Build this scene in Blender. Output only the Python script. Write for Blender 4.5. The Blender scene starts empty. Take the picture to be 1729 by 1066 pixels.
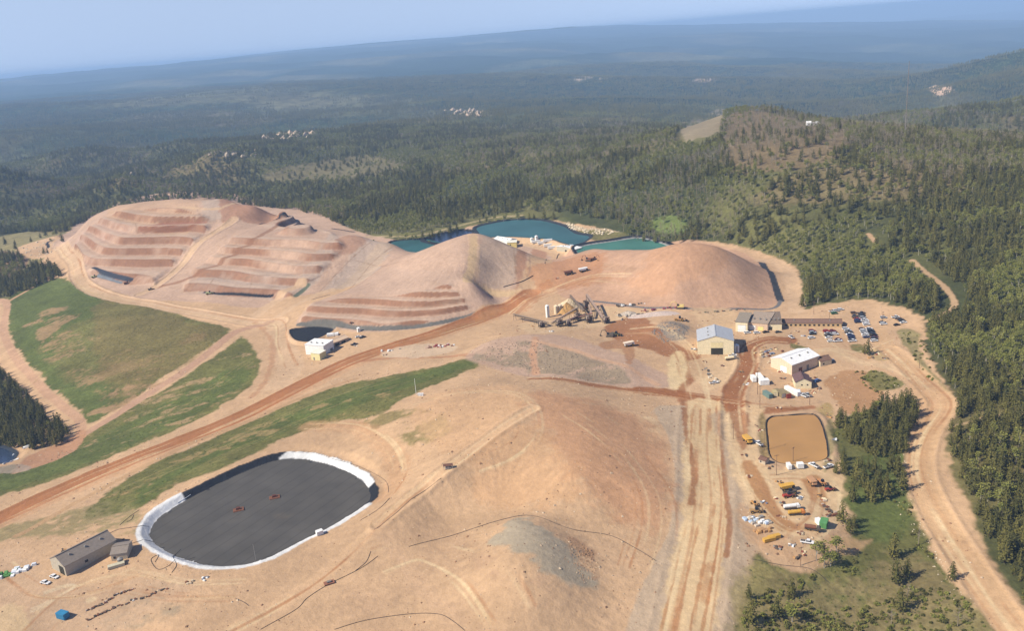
import bpy, math, random
import numpy as np
from mathutils import Vector, Matrix
random.seed(7)
RNG = np.random.default_rng(7)
sc = bpy.context.scene
# ------------------------------------------------------------------ camera
F = 1497.0; PITCH = math.radians(17.5); ROLL = math.radians(-4.6); CZ = 210.0
cP, sP = math.cos(PITCH), math.sin(PITCH); cR, sR = math.cos(ROLL), math.sin(ROLL)
fwd = Vector((0, cP, -sP)); up0 = Vector((0, sP, cP)); r0 = Vector((1, 0, 0))
right = cR*r0 + sR*up0; up = -sR*r0 + cR*up0
cam = bpy.data.objects.new('camera', bpy.data.cameras.new('camera'))
sc.collection.objects.link(cam); sc.camera = cam
m = Matrix.Identity(4)
for i in range(3):
    m[i][0] = right[i]; m[i][1] = up[i]; m[i][2] = -fwd[i]
m[0][3] = 0; m[1][3] = 0; m[2][3] = CZ
cam.matrix_world = m
cam.data.sensor_width = 36; cam.data.lens = 36*F/1729
cam.data.clip_start = 1; cam.data.clip_end = 90000
# ------------------------------------------------------------------ light
SUN = Vector((-0.80, -0.30, 0.78)).normalized()
EL = math.asin(SUN.z); AZ = math.atan2(SUN.x, SUN.y)
w = bpy.data.worlds.new('World'); sc.world = w; w.use_nodes = True
nt = w.node_tree; nt.nodes.clear()
sky = nt.nodes.new('ShaderNodeTexSky'); sky.sky_type = 'NISHITA'; sky.sun_disc = False
sky.sun_elevation = EL; sky.sun_rotation = AZ; sky.altitude = 1500; sky.air_density = 1.0; sky.dust_density = 0.6; sky.ozone_density = 3.0
bg = nt.nodes.new('ShaderNodeBackground'); bg.inputs[1].default_value = 0.095
tint = nt.nodes.new('ShaderNodeMix'); tint.data_type = 'RGBA'; tint.blend_type = 'MULTIPLY'; tint.inputs[0].default_value = 1; tint.inputs[7].default_value = (0.93, 0.80, 0.86, 1)
wo = nt.nodes.new('ShaderNodeOutputWorld')
tcw = nt.nodes.new('ShaderNodeTexCoord'); sx_ = nt.nodes.new('ShaderNodeSeparateXYZ'); cx_ = nt.nodes.new('ShaderNodeCombineXYZ'); mxz = nt.nodes.new('ShaderNodeMath'); mxz.operation = 'MAXIMUM'; mxz.inputs[1].default_value = 0.09
nt.links.new(tcw.outputs['Generated'], sx_.inputs[0]); nt.links.new(sx_.outputs[0], cx_.inputs[0]); nt.links.new(sx_.outputs[1], cx_.inputs[1]); nt.links.new(sx_.outputs[2], mxz.inputs[0]); nt.links.new(mxz.outputs[0], cx_.inputs[2]); nt.links.new(cx_.outputs[0], sky.inputs[0])
nt.links.new(sky.outputs[0], tint.inputs[6]); nt.links.new(tint.outputs[2], bg.inputs[0]); nt.links.new(bg.outputs[0], wo.inputs[0])
sl = bpy.data.lights.new('sun', 'SUN'); sl.energy = 4.2; sl.angle = math.radians(0.53); sl.color = (1.0, 0.915, 0.765)
so = bpy.data.objects.new('sun', sl); sc.collection.objects.link(so)
so.rotation_euler = SUN.to_track_quat('Z', 'Y').to_euler()
sc.view_settings.view_transform = 'Standard'; sc.view_settings.look = 'None'
sc.view_settings.exposure = 0.74; sc.view_settings.gamma = 1; sc.view_settings.use_curve_mapping = False
sc.cycles.max_bounces = 4; sc.cycles.diffuse_bounces = 2; sc.cycles.transparent_max_bounces = 4; sc.cycles.volume_bounces = 0
# ------------------------------------------------------------------ pixel <-> world
def ray(px, py):
    u = (np.asarray(px, float)-864.5)/F; v = -(np.asarray(py, float)-533)/F
    r = u*cR - v*sR; ww = u*sR + v*cR
    return r, cP + ww*sP, -sP + ww*cP
def PZ(px, py, z=0.0):
    dx, dy, dz = ray(px, py); t = (z-CZ)/dz
    return t*dx, t*dy
# ------------------------------------------------------------------ noise
def _h(ix, iy, s):
    n = (ix.astype(np.int64)*374761393 + iy.astype(np.int64)*668265263 + s*1274126177) & 0xffffffff
    n = ((n ^ (n >> 13))*1274126177) & 0xffffffff
    n = (n ^ (n >> 16)) & 0xffffff
    return n/float(0xffffff)
def vnoise(x, y, s=0):
    ix = np.floor(x); iy = np.floor(y); fx = x-ix; fy = y-iy
    fx = fx*fx*(3-2*fx); fy = fy*fy*(3-2*fy)
    a = _h(ix, iy, s); b = _h(ix+1, iy, s); c = _h(ix, iy+1, s); d = _h(ix+1, iy+1, s)
    return (a+(b-a)*fx)*(1-fy) + (c+(d-c)*fx)*fy
def fbm(x, y, wl, octv=4, s=0):
    t = 0; a = 1.0; tot = 0
    for k in range(octv):
        t = t + a*(vnoise(x/wl*2**k+17.3*k, y/wl*2**k-9.1*k, s+k)-0.5); tot += a; a *= 0.5
    return t/tot*2          # about -1..1
def smooth(a, b, x):
    t = np.clip((x-a)/(b-a), 0, 1); return t*t*(3-2*t)
# ------------------------------------------------------------------ polygon distances
def poly_sd(x, y, P):      # signed distance, negative inside
    P = np.asarray(P, float); n = len(P)
    d2 = np.full(x.shape, 1e18); inside = np.zeros(x.shape, bool)
    for i in range(n):
        ax, ay = P[i]; bx, by = P[(i+1) % n]
        ex, ey = bx-ax, by-ay
        t = np.clip(((x-ax)*ex+(y-ay)*ey)/(ex*ex+ey*ey+1e-12), 0, 1)
        d2 = np.minimum(d2, (x-ax-t*ex)**2 + (y-ay-t*ey)**2)
        if by != ay:
            cnd = ((ay > y) != (by > y)) & (x < (bx-ax)*(y-ay)/(by-ay)+ax)
            inside ^= cnd
    d = np.sqrt(d2); return np.where(inside, -d, d)
def line_d(x, y, P):
    P = np.asarray(P, float); d2 = np.full(x.shape, 1e18)
    for i in range(len(P)-1):
        ax, ay = P[i]; bx, by = P[i+1]; ex, ey = bx-ax, by-ay
        t = np.clip(((x-ax)*ex+(y-ay)*ey)/(ex*ex+ey*ey+1e-12), 0, 1)
        d2 = np.minimum(d2, (x-ax-t*ex)**2 + (y-ay-t*ey)**2)
    return np.sqrt(d2)
def curve(P, sub=5, closed=False):   # Catmull-Rom smoothing of a traced outline
    P = [np.array(p, float) for p in P]; n = len(P); out = []
    rng = range(n) if closed else range(n-1)
    for i in rng:
        if closed: a, b, c, d = P[(i-1) % n], P[i], P[(i+1) % n], P[(i+2) % n]
        else: a, b, c, d = P[max(i-1, 0)], P[i], P[i+1], P[min(i+2, n-1)]
        for k in range(sub):
            t = k/sub
            out.append(0.5*((2*b)+(-a+c)*t+(2*a-5*b+4*c-d)*t*t+(-a+3*b-3*c+d)*t**3))
    if not closed: out.append(P[-1])
    return np.array(out)
# ------------------------------------------------------------------ terrain control points
# (px, py, z): a point seen at that pixel standing z above the mine-yard datum
CZP = [
 # near yard, lower left
 (-250,1150,-8),(0,1066,-5),(90,975,-5),(200,1000,-5),(0,915,-9),(300,1066,-4),(100,900,-8),(250,985,-4),(-200,900,-14),
 (240,890,-4),(330,965,-4),(440,958,-4),(560,905,-4),(640,840,-4),(560,765,-3),(380,790,-4),(270,850,-5),
 # haul road
 (-300,1010,-22),(0,880,-16),(150,805,-14),(400,712,-10),(560,625,-6),(700,577,-4),(850,520,-2),(900,495,0),
 # grass shoulder north of the road, valley left
 (0,815,-18),(130,770,-20),(300,700,-15),(430,630,-11),(400,570,-9),
 (0,750,-30),(80,775,-28),(130,720,-27),(60,660,-32),(0,700,-36),(-200,650,-45),(-200,800,-32),(5,570,-26),(0,620,-33),
 (100,620,-24),(200,640,-19),(300,590,-13),(200,560,-12),(120,530,-12),(50,520,-18),(20,500,-20),(60,480,-18),(120,480,-9),(250,520,-9),(370,555,-8),
 (40,430,-12),(0,450,-25),(0,400,-40),(100,400,-10),(-250,450,-50),
 # between road and dome
 (300,790,-9),(480,730,-3),(600,690,2),(700,660,5),(800,620,4),(620,640,-3),(780,590,-2),(640,760,1),(690,790,0),
 # dome
 (880,662,15),(740,690,11),(820,690,13.5),(870,700,14.5),(895,690,14.5),(900,720,13),(940,700,13),(800,740,10),(830,738,12.5),(790,765,10.5),(740,802,8.5),(690,842,5),(860,790,6),(800,825,2.5),(740,865,-1),(640,880,1),(500,990,-4),(400,1066,-5),
 (1000,720,11),(960,800,8),(1060,760,6),(1100,840,1),(1130,740,1),(1110,920,-3),(1080,1000,-5),(1040,1100,-7),(860,820,3),(940,830,5),
 (1000,665,7),(1090,690,3),(930,640,7),(980,640,5),
 (700,950,-3),(640,1000,-4),(600,1066,-5),(740,1066,-4),
 (880,882,7),(840,950,7),(930,930,7),(900,1000,4),(980,960,1),(800,1000,0),(950,1066,-3),(860,1066,0),(790,930,-1),(960,890,1),(870,860,0),(1020,1020,-4),
 # main road going down, right of the dome
 (1190,690,0),(1170,760,-1),(1180,850,-2),(1170,950,-4),(1150,1066,-7),(1230,760,0),(1240,900,-1),(1240,1000,-5),(1140,800,-1),(1120,900,-4),(1060,1066,-7),(1120,1150,-9),
 # yards
 (1270,690,0),(1300,800,-1),(1340,740,-1),(1330,860,-2),(1390,900,-3),(1310,930,-4),(1360,950,-6),(1400,760,-1),(1210,620,0),(1180,560,1),
 (1300,620,0),(1400,640,-1),(1450,620,0),(1400,580,0),(1500,560,0),(1300,555,1),(1250,525,1),(1430,530,1),(1520,545,1),(1390,518,2),(1460,515,2),
 (1560,560,1),(1570,640,-1),(1595,690,-2),(1560,760,-4),(1580,860,-7),(1650,980,-11),(1720,1066,-14),(1800,1150,-17),
 (1460,700,-3),(1500,780,-6),(1450,870,-8),(1500,950,-12),(1400,1000,-12),(1300,1000,-8),(1300,1066,-12),(1500,1066,-17),(1600,1066,-16),
 (1640,760,-2),(1729,850,-4),(1729,950,-9),(1660,650,4),(1729,700,6),(1620,590,6),(1729,560,14),(1640,520,10),(1850,900,0),(1900,700,12),
 (1080,630,2),(1140,620,1),(1110,580,2),(1000,600,5),(1060,660,2),(1140,660,0),
 (940,540,3),(880,550,2),(1000,545,2),(1050,560,2),(1060,530,1),(820,560,0),
 (830,578,8),(900,568,9),(980,590,7),(1060,622,5),(820,615,3),(900,632,3),(1000,640,3),(760,600,0),
 (1130,548,7),(1100,570,4),(1160,560,4),(1180,530,1),
 # left heap
 (110,432,-6),(150,474,-9),(240,502,-9),(330,506,-9),(420,520,-8),(480,505,-5),(430,545,-8),(340,530,-9),
 (170,446,2),(260,470,-4),(200,412,16),(300,446,2),(240,388,26),(330,384,25),(330,372,33),(200,362,33),(300,350,41),(380,335,46),(430,348,40),(480,361,30),(455,375,22),
 (120,405,6),(150,372,22),(190,352,32),(240,342,39),(320,336,44),
 (265,480,-5),(330,412,17),(395,372,30),(370,430,12),(330,470,0),(400,400,24),(250,495,-8),
 (330,492,-6),(460,500,-6),(440,412,21),(500,425,17),(480,470,4),(520,478,2),(400,470,1),(420,440,10),
 (520,384,29),(600,396,26),(660,410,19),(700,426,13),(560,420,20),(620,430,14),(560,455,8),(540,500,-2),(520,500,-2),(620,462,5),(580,490,-1),
 # middle heap
 (505,548,-6),(600,554,-5),(700,552,-4),(800,532,-3),(845,512,-2),(530,515,3),(600,500,8),(640,480,13),(700,468,18),(780,490,13),(820,498,3),
 (800,393,38),(785,396,37.5),(815,397,37.5),(740,412,32),(680,440,21),(630,465,9),(830,402,35),(870,420,26),(800,440,27),(800,475,18),(840,450,18),(900,432,18),(935,440,12),(870,482,6),(700,500,10),(700,525,3),(600,530,0),(800,510,5),
 # right heap
 (960,503,2),(1050,520,1),(1200,523,0),(1290,520,-1),(1325,495,-2),(1310,460,-2),(1285,438,-2),(1340,510,-1),(1340,460,0),
 (1165,411,34),(1140,413,33.5),(1190,413,33.5),(1210,419,31),(1115,419,30),(1165,425,31),(1165,440,27),(1100,422,24),(1000,421,15),(1060,421,19),(960,432,13),(1000,450,12),(930,465,9),(1130,470,18),(1040,480,8),(1240,428,23),(1270,445,11),(1250,490,7),(1180,500,6),(1290,490,2),(1100,500,6),
 (880,505,1),(920,490,3),
 # behind the heaps: pond terrace
 (880,375,-7),(960,385,-7),(1060,400,-7),(1120,402,-6),(700,405,-8),(760,398,-8),(860,365,-6),(930,365,-5),(1000,380,-4),(1240,400,4),(1180,395,0),(1330,430,3),(640,400,-9),
 # forest beyond
 (600,370,-10),(500,345,-22),(700,330,-8),(500,300,-35),(850,310,-4),(1000,320,6),(1000,260,16),(850,250,-5),(700,270,-25),
 (400,322,-45),(300,318,-50),(100,350,-52),(0,340,-56),(200,300,-75),(0,290,-80),(450,242,-95),(350,265,-90),(520,240,-80),(-200,300,-90),
 (1150,340,18),(1250,300,45),(1200,260,52),(1250,380,14),(1450,300,45),(1450,400,18),(1600,350,32),(1600,450,12),(1700,300,44),(1729,420,24),(1400,460,6),(1500,500,5),(1850,500,25),(1900,350,50),
 (1100,240,40),(1340,240,66),(1450,260,56),
]
# (px, py, Y): a point seen at that pixel, Y metres ahead
CYP = [
 (1150,217,1560),(1240,186,1500),(1300,186,1480),(1370,202,1450),(1450,222,1480),(1520,238,1520),(1620,248,1560),(1729,258,1600),
 (1180,205,1530),
 (450,242,2350),(350,265,2000),(200,300,1750),(0,290,1900),(520,240,2300),(-200,300,1900),(450,225,2700),(520,218,2700),(300,240,2600),(240,280,2150),(150,250,2700),(620,205,2900),(780,190,3200),(820,205,2700),(900,180,3600),(1000,170,3800),(1120,190,3200),
 (0,230,3400),(0,200,5200),(200,200,4600),(400,185,4800),(600,160,5200),(800,150,5600),(1000,130,6200),(1200,130,6000),(1400,140,5200),(1500,170,4000),(1500,205,3000),
 (1600,150,5000),(1729,110,7600),(1560,225,2900),(1600,190,3100),(1660,155,3300),(1729,127,3400),(1850,100,3600),(1729,200,2600),(1729,240,2200),
 (0,165,9000),(300,140,9000),(600,115,9500),(900,90,10000),(1200,85,10000),(1500,80,11000),(1729,70,12000),
 (-300,172,20000),(0,141,20000),(150,126,20500),(300,109,21000),(450,94,21000),(600,77,21500),(780,66,22000),(880,54,21000),(960,47,20500),(1050,43,20000),(1150,49,22000),(1260,40,23000),(1400,40,24000),(1550,37,24000),(1729,38,24000),(2000,38,24000),
]
# (px, Y, z): hidden ground behind crests, along the column px
# (px, py, z, D, z2): ground of height z2 standing D metres behind the crest seen at that pixel
CBH = [
 (380,335,46,110,-8),(250,342,40,120,-10),(150,372,22,70,-12),(200,350,34,100,-10),(480,361,30,70,-6),(600,396,26,70,-10),(540,380,29,80,-10),(100,412,4,40,-12),(320,336,44,40,36),(200,350,33,35,28),
 (660,410,19,60,-9),(700,426,13,50,-9),
 (800,391,39,90,-8),(740,412,32,80,-8),(850,410,31,75,-8),(900,432,18,50,-8),(935,440,12,40,-8),
 (1165,409,36,95,-4),(1100,422,24,75,-7),(1000,421,15,35,-8),(1060,421,19,45,-8),(1240,426,23,70,0),(960,432,13,35,-8),(1165,409,36,30,24),
]
CHP = [
 (1240,1900,-10),(1300,1900,-15),(1150,1950,-20),(1400,1850,-15),(1520,1900,-15),(1620,1950,-10),(1729,2000,0),
 (1729,4200,-20),(1850,4200,-20),(1660,4000,-60),
 (0,34000,-900),(400,34000,-700),(900,36000,-500),(1300,36000,-400),(1729,36000,-400),(2200,36000,-500),(-400,34000,-1000),
 (864,150,-8),(300,170,-8),(1400,170,-16),(864,40,-8),(-400,200,-25),(2100,200,-20),
]
cx, cy, cz = [], [], []
for px, py, z in CZP:
    a, b = PZ(px, py, z); cx.append(a); cy.append(b); cz.append(z)
for px, py, Y in CYP:
    dx, dy, dz = ray(px, py); cx.append(dx/dy*Y); cy.append(Y); cz.append(CZ+dz/dy*Y)
for px, py, z, D, z2 in CBH:
    a, b = PZ(px, py, z); L_ = math.hypot(a, b); cx.append(a*(1+D/L_)); cy.append(b*(1+D/L_)); cz.append(z2)
for px, Y, z in CHP:
    dx, dy, dz = ray(px, 480); cx.append(dx/dy*Y); cy.append(Y); cz.append(z)
cx = np.array(cx, float); cy = np.array(cy, float); cz = np.array(cz, float)
SOFT = 9.0
A = np.sqrt((cx[:, None]-cx[None])**2+(cy[:, None]-cy[None])**2+SOFT**2)
N = len(cx); M_ = np.zeros((N+1, N+1)); M_[:N, :N] = A - np.eye(N)*1.5; M_[:N, N] = 1; M_[N, :N] = 1
sol = np.linalg.solve(M_, np.append(cz, 0)); RW = sol[:N].astype(np.float32); RC = sol[N]
CXf = cx.astype(np.float32); CYf = cy.astype(np.float32)
def Hbase(x, y):
    x = np.asarray(x, np.float32); y = np.asarray(y, np.float32)
    xs = x.ravel(); ys = y.ravel(); out = np.empty(xs.shape, np.float32)
    for i in range(0, len(xs), 20000):
        a = xs[i:i+20000, None]-CXf[None]; b = ys[i:i+20000, None]-CYf[None]
        a *= a; b *= b; a += b; a += SOFT*SOFT; np.sqrt(a, out=a)
        out[i:i+20000] = a @ RW
    return (out.astype(float)+RC).reshape(x.shape)
YS = np.concatenate([np.arange(150, 1300, 4.0), np.geomspace(1300, 30000, 260)])
def march(px, py, Hf):
    px = np.atleast_1d(np.asarray(px, float)); py = np.atleast_1d(np.asarray(py, float))
    dx, dy, dz = ray(px, py)
    sx = dx/dy; sz = dz/dy
    X = sx[:, None]*YS[None]; Y = np.broadcast_to(YS[None], X.shape)
    below = (CZ+sz[:, None]*YS[None]) < Hf(X, Y)
    k = np.argmax(below, 1); k = np.where(below.any(1), np.maximum(k, 1), len(YS)-1)
    lo = YS[k-1].copy(); hi = YS[k].copy()
    for _ in range(12):
        mid = (lo+hi)/2; b = (CZ+sz*mid) < Hf(sx*mid, mid)
        hi = np.where(b, mid, hi); lo = np.where(b, lo, mid)
    return sx*hi, hi
def onbase(pts):
    p = np.array(pts, float); x, y = march(p[:, 0], p[:, 1], Hbase); return np.stack([x, y], 1)
# ------------------------------------------------------------------ benches cut into the heaps
TERR = [  # (outline px, bench height, sharpness)
 (onbase([(118,428),(140,395),(175,370),(215,356),(300,352),(362,372),(345,400),(300,442),(262,482),(200,484),(150,468)]), 7.5),
 (onbase([(300,502),(320,460),(385,408),(435,382),(540,388),(585,420),(545,462),(495,505)]), 6.5),
 (onbase([(500,548),(525,512),(600,503),(690,496),(760,478),(790,505),(800,530),(700,556),(560,560)]), 4.6),
]
def terrace(h, st, sh=0.34):
    k = np.floor(h/st); f = h/st-k
    return st*(k+smooth(0.0, sh, f)*0.93+f*0.07), f
PONDS = {}
def pond(name, pts, zr, depth, slope=2.0, fall=10):
    w_ = np.stack(PZ(np.array(pts, float)[:, 0], np.array(pts, float)[:, 1], zr), 1)
    PONDS[name] = (curve(w_, 5, True), zr, depth, slope, fall)
pond('oval', [(238,893),(262,862),(330,823),(400,790),(460,768),(510,764),(560,773),(600,788),(628,808),(637,832),(620,852),(570,884),(510,914),(450,944),(390,957),(325,953),(270,933),(244,914)], -4, 2.4, 1.6, 7)
pond('dark', [(489,560),(496,555),(530,552),(562,556),(548,566),(530,574),(518,577),(498,573)], -6.5, .8, 1.2, 3)
pond('blue', [(800,384),(830,375),(870,369),(915,370),(955,380),(975,392),(1000,398),(975,414),(950,410),(930,404),(870,400),(840,400),(812,400)], -8, 3, 2.5, 12)
pond('teal_right', [(968,420),(985,411),(1030,404),(1072,398),(1100,401),(1132,411),(1150,425),(1120,440),(1000,440)], -8, 4, 1.5, 10)
pond('teal_left', [(655,412),(668,405),(710,402),(730,404),(775,420),(750,440),(700,440),(665,428)], -9, 3, 1.6, 8)
pond('navy_left', [(716,404),(732,396),(775,387),(800,390),(800,405),(770,410),(740,410)], -9, 2.5, 1.6, 8)
pond('brown', [(1294,715),(1299,706),(1310,702),(1345,700),(1370,699),(1380,703),(1388,715),(1396,742),(1399,765),(1396,773),(1380,779),(1345,783),(1320,782),(1306,776),(1299,765),(1296,742)], -1, 1.6, 1.2, 6)
pond('corner', [(-40,745),(0,752),(18,758),(28,768),(8,782),(-50,778)], -30, 2.0, 1.6, 8)
BERMS = []
def H(x, y, extra=False):
    x = np.asarray(x, float); y = np.asarray(y, float)
    h = Hbase(x, y)
    fr = np.full(x.shape, -1.0)
    for P, st in TERR:
        sel = (x > P[:, 0].min()-10) & (x < P[:, 0].max()+10) & (y > P[:, 1].min()-10) & (y < P[:, 1].max()+10)
        if not sel.any(): continue
        xs, ys = x[sel], y[sel]; sd = poly_sd(xs, ys, P); mk = 1-smooth(-8, 2, sd)
        hh = h[sel] + 1.2*fbm(xs, ys, 60, 2, 5)
        t, f = terrace(hh, st); tmp = h[sel]; h[sel] = tmp*(1-mk)+t*mk
        tmp = fr[sel]; fr[sel] = np.where(mk > 0.5, f, tmp)
    for P, wd, bh in BERMS:
        sel = (x > P[:, 0].min()-wd) & (x < P[:, 0].max()+wd) & (y > P[:, 1].min()-wd) & (y < P[:, 1].max()+wd)
        if not sel.any(): continue
        d = line_d(x[sel], y[sel], P)-wd/2; h[sel] += bh*np.exp(-(d/1.3)**2)*(1+.5*fbm(x[sel], y[sel], 14, 2, 8))-.4*bh*(1-smooth(-2, 0, d))
    far = smooth(1100, 2200, y)
    near = 1-smooth(1000, 1600, y)
    h = h + near*(0.5*fbm(x, y, 30, 3, 1)) + smooth(950, 1500, y)*(1-smooth(2500, 4000, y))*16*fbm(x, y, 330, 4, 2)
    h = h + far*np.clip(y/1800, 0, 4.6)*(30*(0.35-np.abs(fbm(x, y, 1500, 4, 3)))+22*fbm(x*0.6, y, 2800, 3, 4))*(1-0.55*smooth(9000, 20000, y))
    for P, zr, dep, sl_, fall in PONDS.values():
        sel = (x > P[:, 0].min()-fall) & (x < P[:, 0].max()+fall) & (y > P[:, 1].min()-fall) & (y < P[:, 1].max()+fall)
        if not sel.any(): continue
        sd = poly_sd(x[sel], y[sel], P); tmp = h[sel]
        k = 1-smooth(2, fall, sd)
        h[sel] = np.where(sd > 0, tmp*(1-k)+zr*k, zr-np.minimum(-sd/sl_, dep))
    return (h, fr) if extra else h
for pts, wd, bh in [([(-160,955),(0,878),(150,808),(300,748),(420,698),(520,646),(610,604),(720,569),(810,540),(860,518),(895,498)], 19, .45),
  ([(1190,685),(1188,760),(1192,850),(1178,950),(1158,1066),(1145,1150)], 27, .15), ([(1500,590),(1540,625),(1578,665),(1590,690),(1562,735),(1552,790),(1572,850),(1620,930),(1680,1020),(1740,1100)], 15, .4),
  ([(800,394),(800,430),(790,470),(815,487),(860,495)], 9, .1), ([(640,885),(740,800),(830,735),(900,690)], 9, .6), ([(235,498),(270,480),(320,430),(360,395),(395,372)], 12, .7),
  ([(98,420),(125,440),(135,475),(180,500),(260,515),(340,530),(420,545),(470,545)], 18, .6), ([(1262,590),(1262,620),(1240,660),(1238,700),(1240,740)], 14, .4)]:
    BERMS.append((curve(onbase(pts), 4), wd, bh))
def surf(pts):
    p = np.array(pts, float); x, y = march(p[:, 0], p[:, 1], H); return np.stack([x, y], 1)
_cache = {}
def G(px, py, dz=0.0):
    k = (px, py)
    if k not in _cache:
        x, y = march(px, py, H); _cache[k] = (float(x[0]), float(y[0]), float(H(x, y)[0]))
    a = _cache[k]; return Vector((a[0], a[1], a[2]+dz))
def hz(x, y): return float(H(np.array([x]), np.array([y]))[0])
# ------------------------------------------------------------------ terrain grid
us = np.concatenate([np.linspace(-1.15, -0.66, 50, endpoint=False), np.linspace(-0.66, 0.66, 1120), np.linspace(0.66, 1.15, 51)[1:]])
ys_ = [130.0]
while ys_[-1] < 36000:
    y = ys_[-1]
    ys_.append(y + (8 if y < 215 else 0.85 if y < 430 else 1.15 if y < 1020 else 3.2 if y < 1900 else y*0.006 if y < 5000 else y*0.014))
ys_ = np.array(ys_)
GX = us[None, :]*ys_[:, None]; GY = np.broadcast_to(ys_[:, None], GX.shape).copy()
# near the camera the fan would be narrow: let it widen slightly
GX = GX + us[None, :]*60
GZ, GF = H(GX, GY, True)
# rills: noise smeared along the fall line of the slopes
def rills():
    r1 = int(np.searchsorted(ys_, 1300)); xx = GX[:r1]; yy = GY[:r1]; zz = GZ[:r1]
    dzj = np.gradient(zz, axis=1)/np.maximum(np.gradient(xx, axis=1), .01); dzi = np.gradient(zz, axis=0)/np.gradient(ys_[:r1])[:, None]
    gx, gy = dzj, dzi-dzj*(us[None, :])
    for _ in range(3):
        gx = (gx+np.roll(gx, 4, 0)+np.roll(gx, -4, 0)+np.roll(gx, 4, 1)+np.roll(gx, -4, 1))/5; gy = (gy+np.roll(gy, 4, 0)+np.roll(gy, -4, 0)+np.roll(gy, 4, 1)+np.roll(gy, -4, 1))/5
    sl_ = np.hypot(gx, gy); nx, ny = gx/(sl_+.01), gy/(sl_+.01); acc = 0
    for k in range(-5, 6):
        acc = acc + vnoise((xx+nx*k*1.3)/1.9, (yy+ny*k*1.3)/1.9, 61)-.5+.8*(vnoise((xx+nx*k*3)/5.5, (yy+ny*k*3)/5.5, 62)-.5)
    out = np.zeros_like(GZ); out[:r1] = np.clip(acc/3.2, -1, 1)*smooth(.05, .22, sl_)*(1-smooth(1000, 1280, yy)); return out
GR = rills(); GZ = GZ + GR*.13
nr, nc = GX.shape
print('terrain', nr, nc)
# ------------------------------------------------------------------ colours (real surface albedo from a display colour)
KA = 0.60
def C(r, g, b, k=1.0):
    f = lambda c: ((c/255+0.055)/1.055)**2.4 if c > 10 else c/255/12.92
    return np.array([f(r), f(g), f(b)])*KA*k
X1 = GX.ravel(); Y1 = GY.ravel()
n1 = fbm(X1, Y1, 45, 4, 11); n2 = fbm(X1, Y1, 9, 3, 12); n3 = fbm(X1, Y1, 3, 2, 13)
COL = np.empty((X1.size, 4)); CLS = np.zeros(X1.size, np.int8)
CN = ['ground', 'haul_road', 'dirt_road', 'grass_slope', 'leach_heap', 'pond_liner', 'forest_floor', 'far_hills', 'earth_mound']
# default: forest country
dk = C(82, 86, 50); lt = C(128, 124, 74); br = C(136, 116, 80)
a_ = smooth(-0.35, 0.45, fbm(X1, Y1, 130, 4, 21))[:, None]; b_ = smooth(0.0, 0.5, fbm(X1, Y1, 220, 3, 22))[:, None]
COL[:, :3] = (dk*(1-a_)+lt*a_)*(1-b_*0.6)+br*b_*0.6; COL[:, 3] = 1; CLS[:] = 6
fm = smooth(2300, 4200, Y1)[:, None]
fa = smooth(0.12, 0.5, fbm(X1*0.55, Y1*0.8, 900, 4, 23))[:, None]*0.8
fd = C(50,68,40)*(1-fa)+C(126,120,82)*fa  # forest and meadow patches, contrast raised in the colour to suggest sunlit slopes
COL[:, :3] = COL[:, :3]*(1-fm)+fd*fm; CLS[Y1 > 2300] = 7
def paint(mask, sel, col, veg, cls):
    mk = mask[:, None]
    c = COL[sel]; c[:, :3] = c[:, :3]*(1-mk)+np.asarray(col)*mk
    if veg is not None: c[:, 3] = c[:, 3]*(1-mask)+veg*mask
    COL[sel] = c
    if cls is not None:
        k = CLS[sel]; k[mask > 0.5] = CN.index(cls); CLS[sel] = k
def _sel(P, pad):
    return np.nonzero((X1 > P[:, 0].min()-pad) & (X1 < P[:, 0].max()+pad) & (Y1 > P[:, 1].min()-pad) & (Y1 < P[:, 1].max()+pad))[0]
def area(col, pts, soft=2.0, warp=2.0, op=1.0, veg=0.0, cls=None, z=None, spots=None, world=False):
    if world: P = np.array(pts, float)
    elif z is None: P = surf(pts)
    else: P = np.stack(PZ(np.array(pts, float)[:, 0], np.array(pts, float)[:, 1], z), 1)
    P = curve(P, 4, True); s = _sel(P, soft+warp+2)
    if not len(s): return
    sd = poly_sd(X1[s], Y1[s], P) + warp*(n2[s]*0.8+n1[s]*0.6+n3[s]*.5)
    mk = (1-smooth(-soft*.6, soft*.6, sd))*op
    if spots is not None:
        wl, thr = spots; q_ = X1[s]*.5+Y1[s]*.35; mk = mk*smooth(thr, thr+0.4, fbm(q_, Y1[s]-X1[s]*.4, wl*.7, 6, 31)+.35*n3[s])
    paint(mk, s, col, veg, cls)
def ruts(pts, n, spread, seed=0, col=None):
    P = curve(surf(pts), 5); d_ = np.gradient(P, axis=0); nn = np.stack([-d_[:, 1], d_[:, 0]], 1); nn /= np.hypot(nn[:, 0], nn[:, 1])[:, None]+1e-9; rr = random.Random(seed+n)
    s = _sel(P, spread+4)
    if not len(s): return
    for k in range(n):
        off = rr.uniform(-spread, spread); wob = np.sin(np.arange(len(P))*.35+rr.uniform(0, 6))*rr.uniform(0, .8); Q = P+nn*(off+wob)[:, None]
        d = line_d(X1[s], Y1[s], Q)-rr.uniform(.25, .7)+.35*n3[s]; a, b = rr.uniform(-.4, .1), rr.randrange(99)
        mk = (1-smooth(-.3, .5, d))*rr.uniform(.35, .75)*smooth(a, a+.4, fbm(X1[s], Y1[s], 40, 2, b)); c = (C(196,142,98) if k % 2 else C(246,218,172)) if col is None else col
        paint(mk, s, c, None, None)
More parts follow.
